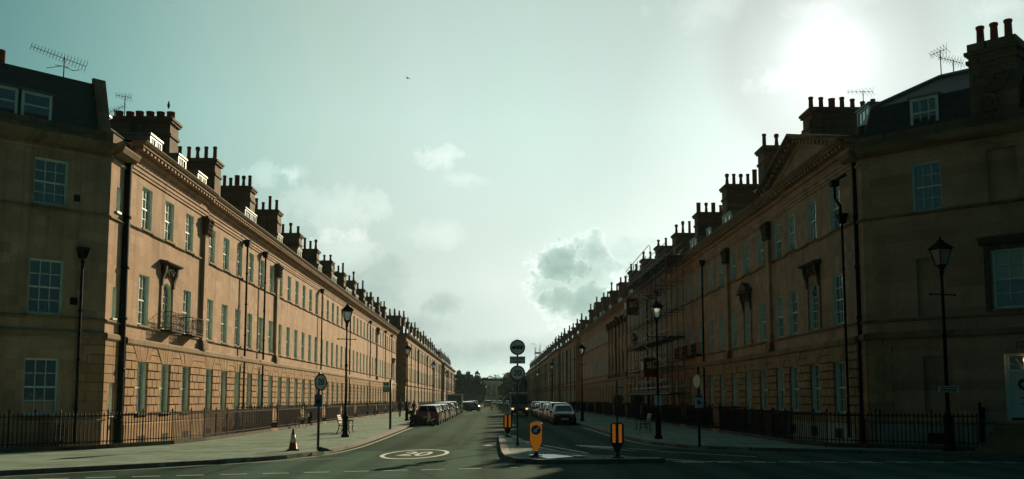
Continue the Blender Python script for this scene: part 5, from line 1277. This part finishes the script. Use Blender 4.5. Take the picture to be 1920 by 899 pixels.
def bird(label, M, fly, m):
    mb = MB(); 
    prof = [(.004,-.2),(.045,-.12),(.075,0),(.055,.1),(.04,.14),(.045,.18),(.03,.23),(.006,.27)]
    b = MB(); b.lathe(prof, m, n=10); b.xf(Matrix.Rotation(R(-90 if fly else -50),4,'X')); mb.append(b)
    if fly:
        for s in (-1,1):
            mb.hull8([(s*.03,-.08,0),(s*.03,.08,0),(s*.35,.05,.1),(s*.35,-.04,.1),(s*.03,-.08,.015),(s*.03,.08,.015),(s*.35,.05,.11),(s*.35,-.04,.11)], m)
            mb.hull8([(s*.35,-.04,.1),(s*.35,.05,.1),(s*.6,-.04,.02),(s*.58,-.07,.02),(s*.35,-.04,.11),(s*.35,.05,.11),(s*.6,-.04,.028),(s*.58,-.07,.028)], m)
    else:
        for s in (-1,1): mb.tube((s*.03,-.02,-.03),(s*.03,.0,-.16),.008,m,n=5)
    return tag(ob('bird', mb, None, M), label, 'bird')
bird('small dark bird flying alone in the open sky', T(-10.7,120,42.9,R(60)), True, BIRD)
bird('gull perched on the first sunlit chimney stack', T(-16.25,47.5,16.62,R(200)), False, GULL)
bird('tiny bird flying near the far scaffolding tower', T(9.6,220,14.5,R(100)), True, BIRD)

def leafcloud(mb, c, r, n, size, m, rr, flat=.8):
    for _ in range(n):
        v = Vector((rr.gauss(0,1),rr.gauss(0,1),rr.gauss(0,1))).normalized()*(rr.random()**.45); p = Vector(c)+Vector((v.x*r[0],v.y*r[1],v.z*r[2]))
        a = Vector((rr.uniform(-1,1),rr.uniform(-1,1),rr.uniform(-.5,1))).normalized(); u = a.orthogonal().normalized()*size*rr.uniform(.6,1.3); w = a.cross(u).normalized()*size*.6*rr.uniform(.6,1.2)
        mb.face([p-u,p-w*.9,p+u,p+w], m)
rr = random.Random(12)
mb = MB(); leafcloud(mb, (0,0,.5), (.34,.3,.45), 190, .05, LEAF2, rr)
for i in range(7): mb.tube((rr.uniform(-.05,.05),rr.uniform(-.05,.05),0),(rr.uniform(-.3,.3),rr.uniform(-.3,.3),rr.uniform(.5,.95)),.008,BARK,n=4)
leafcloud(mb, (.05,-.1,.6), (.3,.25,.35), 26, .045, REFL, rr)
tag(ob('flowering_plant', mb, None, T(-15.35,34.9,.12)), 'small pale flowered plant against the railing of the dark corner house', 'plant')
for (px_, py_, nm_) in ((12.9,84.6,'first'),(12.9,97,'second')):
    t = thing('potted_shrub', 'round dark shrub on the shaded railings, %s beyond the hatchback' % nm_, 'plant', T(px_,py_,1.35)); mb = MB(); leafcloud(mb,(0,0,.55),(.6,.6,.5),420,.09,LEAF,rr); ob('foliage', mb, t); mb = MB(); mb.lathe([(.2,-.1),(.3,.2)],IRON,n=10); ob('pot', mb, t)

# ------------------------------------------------------------------ far end of the street: trees, museum, roofs, hill
def tree(label, x, yy, h, w, m, seed, group='trees at the far end of the street'):
    rr = random.Random(seed); t = thing('broadleaf_tree', label, 'tree', T(x,yy,0), group); tr = MB()
    tr.tube((0,0,0),(0,0,h*.35),.38,BARK,.26,n=8); br = []
    for i in range(7):
        a = rr.uniform(0,6.28); l = rr.uniform(.3,.75); q = Vector((math.cos(a)*w*.5*l, math.sin(a)*w*.5*l, h*rr.uniform(.5,.85))); tr.tube((0,0,h*.3),q,.17,BARK,.05,n=6); br.append(q)
    ob('trunk', tr, t); mb = MB()
    for q in br: leafcloud(mb, q, (w*.3,w*.3,h*.16), 230, .36, m, rr)
    for i in range(16):
        a = rr.uniform(0,6.28); u = rr.uniform(.15,1)**.7; z = rr.uniform(.16,.92); ww = w*.5*math.sin(math.pi*(.15+.8*z))**.6
        leafcloud(mb, (math.cos(a)*ww*u,math.sin(a)*ww*u,h*z), (w*.16,w*.16,h*.10), 150, .34, m, rr)
    ob('crown', mb, t)
TL = [(-12.5,372,13.0,7,LEAF,'dark tree beside the last sunlit house'),(-9.2,380,12.6,7,LEAF2,'olive tree second from the last sunlit house'),(-6.3,386,11.6,6,LEAF,'dark rounded tree under the cupola'),(-4.3,392,9.8,4.2,LEAF2,'narrow olive tree just beside the pale museum'),(5.0,398,9.0,4.2,LEAF2,'thin brownish tree on the shaded side of the museum'),(7.6,388,11.5,6.5,LEAF,'dense dark tree above the oncoming van'),(11.5,380,11.5,6,LEAF,'dark tree next to the shaded row end')]
for i, (x,yy,h,w,m,lab) in enumerate(TL): tree(lab, x, yy, h, w, m, 300+i)
PALEST = vary(mat('pale_museum_stone', (.78,.72,.54), .85), .1, .6)
t = thing('museum_building', 'pale columned museum closing the far end of the street', 'building', T(-1.0,432,0))
b = MB(); b.box(-9,9,0,14,0,9.0,PALEST); b.box(-9.3,9.3,-.5,14.2,9.0,9.5,PALEST); b.box(-8.6,8.6,0,14,9.5,10.1,PALEST); b.box(-9.1,9.1,-1.0,0,0,2.6,PALEST); ob('wall', b, t)
for i in range(8): b = MB(); b.lathe([(.42,2.6),(.36,3.0),(.30,8.4),(.44,8.6),(.44,9.0)], PALEST, (-8+16*i/7,-.6,0), 12); ob('column', b, t)
for i in range(7):
    for z0, z1 in ((3.3,5.4),(6.2,7.9),(.5,2.2)):
        x = -8+16*(i+.5)/7; b = MB(); yf = -.02 if z0 > 3 else -1.02; b.box(x-.55,x+.55,yf-.03,yf,z0,z1,GLASS); b.box(x-.65,x-.55,yf-.06,yf,z0,z1,PALEST); b.box(x+.55,x+.65,yf-.06,yf,z0,z1,PALEST); b.box(x-.55,x+.55,yf-.05,yf,(z0+z1)/2-.04,(z0+z1)/2+.04,PALEST); ob('window', b, t)
b = MB(); b.box(-2.6,-.2,3,5,10.1,11.3,SOOT_SHADE); b.box(-2.8,0,2.8,5.2,11.3,11.6,SOOT_SHADE); ob('chimney', b, t); b = MB(); b.prism([(-9.2,10.1),(9.2,10.1),(7,11.2),(-7,11.2)], .5, 13, SLATE, 'y'); ob('roof', b, t)
def backhouse(label, x0, x1, yy, h, chs):
    t = thing('distant_house', label, 'house', T(0,yy,0)); b = MB(); b.box(x0,x1,0,10,0,h,SOOT_SHADE); ob('wall', b, t)
    b = MB(); b.prism([(-.3,h),(10.3,h),(5,h+2.2)], x0-.2, x1+.2, SLATE, 'x'); ob('roof', b, t)
    for c in chs:
        b = MB(); b.box(c-.9,c+.9,2,4.2,h,h+3.0,SOOT_SHADE); b.box(c-1.05,c+1.05,1.85,4.35,h+3.0,h+3.25,SOOT_SHADE); k = ob('chimney', b, t)
        for i in range(4): ob('chimney_pot', POTC[sorted(POTC)[0]], k, T(c-.6+.4*i,3,h+3.24))
    for i in range(int((x1-x0)/3)):
        for z in (1.5,5,8.5):
            if z < h-2: b = MB(); x = x0+1.5+3*i; b.box(x-.5,x+.5,-.04,.02,z,z+1.8,GLASS); b.box(x-.6,x+.6,-.08,.02,z-.12,z,TRIM); ob('window', b, t)
backhouse('sooty house roofs showing over the far trees', -21,-8, 425, 10.6, (-17.5,-14.2,-10))
backhouse('dark house block behind the trees of the shaded side', 6.2,18, 436, 10.6, (8.4,14))
t = thing('cupola_tower', 'small domed open cupola peeping over the far trees', 'tower', T(-5.85,425,0))
b = MB(); b.box(-1.3,1.3,-1.3,1.3,0,11.2,SOOT_SHADE); ob('base', b, t)
b = MB()
for i in range(6):
    a = 2*math.pi*i/6+.5; b.tube((.95*math.cos(a),.95*math.sin(a),11.2),(.95*math.cos(a),.95*math.sin(a),12.9),.2,SOOT_SHADE,n=6)
ob('lantern_columns', b, t); b = MB(); b.lathe([(1.25,12.9),(1.25,13.1),(1.05,13.6),(.6,14.1),(.12,14.35),(.06,14.9)], LEAD, n=14); ob('dome', b, t)
hb = MB(); nx, ny = 60, 10
def hz(i,j):
    x = -700+1400*i/nx; yy = 900+90*j; e = math.exp(-((x-60)/430)**2); u = math.sin(math.pi*min(1,j/7)*.5)
    return (x, yy, -3+36*e*u+3*math.sin(x*.031)*u+2.2*math.sin(x*.083+j)*u)
for i in range(nx):
    for j in range(ny): hb.face([hz(i,j),hz(i+1,j),hz(i+1,j+1),hz(i,j+1)], LEAF2, True)
struct(ob('hills', hb))
hw = MB(); rr = random.Random(77)
for i in range(420):
    i_ = rr.uniform(0,nx); j_ = rr.uniform(0,8); p = hz(i_,j_)
    if abs(p[0]) > 330: continue
    leafcloud(hw, (p[0],p[1],p[2]+2), (5,5,4), 24, 1.6, rr.choice((LEAF,LEAF2)), rr)
struct(ob('hillside_woods', hw), 'stuff')

HAZE = bpy.data.materials.new('street_haze'); HAZE.use_nodes = True; ht = HAZE.node_tree; ht.nodes.clear()
ho = ht.nodes.new('ShaderNodeOutputMaterial'); hp_ = ht.nodes.new('ShaderNodeVolumePrincipled'); ht.links.new(hp_.outputs[0], ho.inputs['Volume'])
hp_.inputs['Color'].default_value = (.55,.90,.95,1); hp_.inputs['Density'].default_value = .00013; hp_.inputs['Anisotropy'].default_value = .0
mb = MB(); mb.box(-760,760,-80,1900,-4.5,62,HAZE); struct(ob('haze', mb), 'stuff')
# ------------------------------------------------------------------ sky, sun, camera
SUN_AZ, SUN_EL = R(20.0), R(19.3)
S = Vector((math.sin(SUN_AZ)*math.cos(SUN_EL), math.cos(SUN_AZ)*math.cos(SUN_EL), math.sin(SUN_EL)))
w = bpy.data.worlds.new('World'); SC.world = w; w.use_nodes = True; n = N(w.node_tree); bg = w.node_tree.nodes['Background']
sky = n.new('ShaderNodeTexSky', sky_type='NISHITA'); sky.sun_disc = False; sky.sun_elevation = SUN_EL; sky.sun_rotation = SUN_AZ; sky.air_density = 1.0; sky.dust_density = 0.5; sky.ozone_density = 1.0; sky.altitude = 50
hsv = n.new('ShaderNodeHueSaturation', i_Saturation=0.0, i_Value=1.0, i_Color=sky.outputs[0])
tc = n.new('ShaderNodeTexCoord').outputs['Generated']
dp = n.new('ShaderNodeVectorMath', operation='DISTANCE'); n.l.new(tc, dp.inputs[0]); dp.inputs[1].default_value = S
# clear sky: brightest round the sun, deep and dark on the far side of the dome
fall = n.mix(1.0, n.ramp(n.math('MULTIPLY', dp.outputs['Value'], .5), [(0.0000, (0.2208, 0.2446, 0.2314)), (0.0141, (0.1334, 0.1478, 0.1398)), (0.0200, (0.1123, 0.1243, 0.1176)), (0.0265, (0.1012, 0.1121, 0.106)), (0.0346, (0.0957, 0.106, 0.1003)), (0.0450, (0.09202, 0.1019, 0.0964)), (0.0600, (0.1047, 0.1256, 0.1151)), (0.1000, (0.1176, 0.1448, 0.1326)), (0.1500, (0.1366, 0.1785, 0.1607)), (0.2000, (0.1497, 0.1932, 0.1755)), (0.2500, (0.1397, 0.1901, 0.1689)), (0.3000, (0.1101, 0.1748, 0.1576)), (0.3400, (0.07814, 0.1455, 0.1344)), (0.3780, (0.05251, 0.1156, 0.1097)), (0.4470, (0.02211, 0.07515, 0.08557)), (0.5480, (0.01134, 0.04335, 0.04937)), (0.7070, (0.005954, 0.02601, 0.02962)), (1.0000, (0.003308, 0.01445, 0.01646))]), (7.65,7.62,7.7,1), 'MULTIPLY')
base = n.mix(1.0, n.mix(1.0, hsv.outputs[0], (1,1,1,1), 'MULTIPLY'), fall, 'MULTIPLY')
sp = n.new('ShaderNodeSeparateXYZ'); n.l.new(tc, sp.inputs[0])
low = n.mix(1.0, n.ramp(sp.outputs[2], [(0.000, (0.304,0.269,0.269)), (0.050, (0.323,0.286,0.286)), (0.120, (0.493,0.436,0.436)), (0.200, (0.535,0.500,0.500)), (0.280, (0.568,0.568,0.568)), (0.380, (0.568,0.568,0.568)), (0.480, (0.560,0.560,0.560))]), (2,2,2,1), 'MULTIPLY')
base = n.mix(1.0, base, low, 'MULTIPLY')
puff = n.noise(tc, 22.0, 10, .66); wisp = n.noise(tc, 42.0, 8, .6)
tex = n.math('ADD', n.math('MULTIPLY', puff, .75), n.math('MULTIPLY', wisp, .25))
texf = n.math('ADD', n.math('MULTIPLY', n.noise(tc, 48.0, 9, .64), .8), n.math('MULTIPLY', n.noise(tc, 130.0, 6, .6), .2))
def cloud(col, d, rx, rz, gain, stops):
    # one cloud bank: an elliptical patch of the dome broken up by noise; stops: tint against density
    dv = n.new('ShaderNodeVectorMath', operation='SUBTRACT'); n.l.new(tc, dv.inputs[0]); dv.inputs[1].default_value = d
    sc = n.new('ShaderNodeVectorMath', operation='MULTIPLY'); n.l.new(dv.outputs[0], sc.inputs[0]); sc.inputs[1].default_value = (1/rx, 1/rx, 1/rz)
    ln = n.new('ShaderNodeVectorMath', operation='LENGTH'); n.l.new(sc.outputs[0], ln.inputs[0])
    f = n.math('SUBTRACT', 1.0, ln.outputs['Value'], clamp=True)
    m = n.math('MULTIPLY', n.math('ADD', n.math('MULTIPLY', n.math('SUBTRACT', tex if rx > .045 else texf, .5), gain), f), n.ramp(f, [(0, g3(0)), (.15, g3(1))]), clamp=True)
    return n.mix(1.0, n.mix(1.0, col, n.ramp(m, stops), 'MULTIPLY'), (2,2,2,1), 'MULTIPLY')
BRIGHT = [(.24, (.5,.5,.5)), (.36, (.555,.535,.54)), (.6, (.60,.57,.575)), (1.0, (.64,.60,.61))]
WISP = [(.3, (.5,.5,.5)), (.7, (.55,.54,.545)), (1.0, (.575,.56,.565))]
GREY = [(.18, (.5,.5,.5)), (.24, (.56,.545,.555)), (.32, (.51,.51,.51)), (.44, (.41,.435,.43)), (.7, (.36,.39,.383)), (1.0, (.325,.36,.352))]
FAINT = [(.2, (.5,.5,.5)), (.5, (.45,.455,.457)), (1.0, (.385,.405,.405))]
col = base
for d, rx, rz, gain, stops in (
    ((-0.1660,0.9671,0.1928), 0.075, 0.04, 3.4, BRIGHT),
    ((-0.2271,0.9475,0.2249), 0.04, 0.018, 3.4, BRIGHT),
    ((-0.0525,0.9675,0.2474), 0.035, 0.016, 3.7, BRIGHT),
    ((-0.0252,0.9737,0.2266), 0.03, 0.014, 3.7, WISP),
    ((-0.1991,0.9534,0.2265), 0.03, 0.016, 3.7, WISP),
    ((0.2027,0.9014,0.3827), 0.065, 0.03, 3.6, WISP),
    ((0.2716,0.9100,0.3131), 0.04, 0.02, 3.7, WISP),
    ((0.3161,0.8729,0.3717), 0.06, 0.02, 3.4, WISP),
    ((0.4497,0.8218,0.3499), 0.05, 0.02, 3.7, WISP),
    ((0.0912,0.9878,0.1261), 0.07, 0.062, 2.6, GREY),
    ((0.0691,0.9881,0.1373), 0.045, 0.035, 2.9, GREY),
    ((0.0995,0.9907,0.0930), 0.065, 0.035, 2.6, GREY),
    ((0.1348,0.9798,0.1475), 0.05, 0.028, 2.8, FAINT),
    ((-0.1184,0.9867,0.1115), 0.055, 0.045, 2.9, FAINT),
    ((-0.0500,0.9940,0.0975), 0.03, 0.018, 2.9, FAINT),
    ((-0.1532,0.9765,0.1515), 0.05, 0.03, 3.4, BRIGHT),
    ((-0.0111,0.9989,0.0446), 0.12, 0.022, 2.3, FAINT),
    ((0.0499,0.9973,0.0545), 0.06, 0.02, 2.5, FAINT),
    ((-0.0556,0.9839,0.1698), 0.05, 0.02, 3.4, WISP),
    ((-0.0884,0.9932,0.0762), 0.06, 0.02, 2.8, FAINT),
): col = cloud(col, d, rx, rz, gain, stops)
skycol = col
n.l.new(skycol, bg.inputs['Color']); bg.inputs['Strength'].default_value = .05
sl = bpy.data.lights.new('sun', 'SUN'); sl.energy = 5.0; sl.angle = R(.5); sl.color = (1,.79,.50); so = bpy.data.objects.new('sun', sl); COL.objects.link(so); so.rotation_euler = (-S).to_track_quat('-Z','Y').to_euler()
cam = bpy.data.cameras.new('camera'); co = bpy.data.objects.new('camera', cam); COL.objects.link(co); SC.camera = co
cam.sensor_width = 36; cam.lens = 36*1800/1920; cam.shift_y = (566-449.5)/1920; cam.clip_start = .1; cam.clip_end = 6000
co.location = (0,0,1.9); co.rotation_euler = (R(90+5.8), 0, R(-1.27))
vs = SC.view_settings; vs.view_transform = 'Standard'; vs.look = 'None'; vs.exposure = 0.32; vs.gamma = 1
SC.cycles.max_bounces = 6; SC.cycles.diffuse_bounces = 3; SC.cycles.glossy_bounces = 3; SC.cycles.transmission_bounces = 4
SC.cycles.use_denoising = True
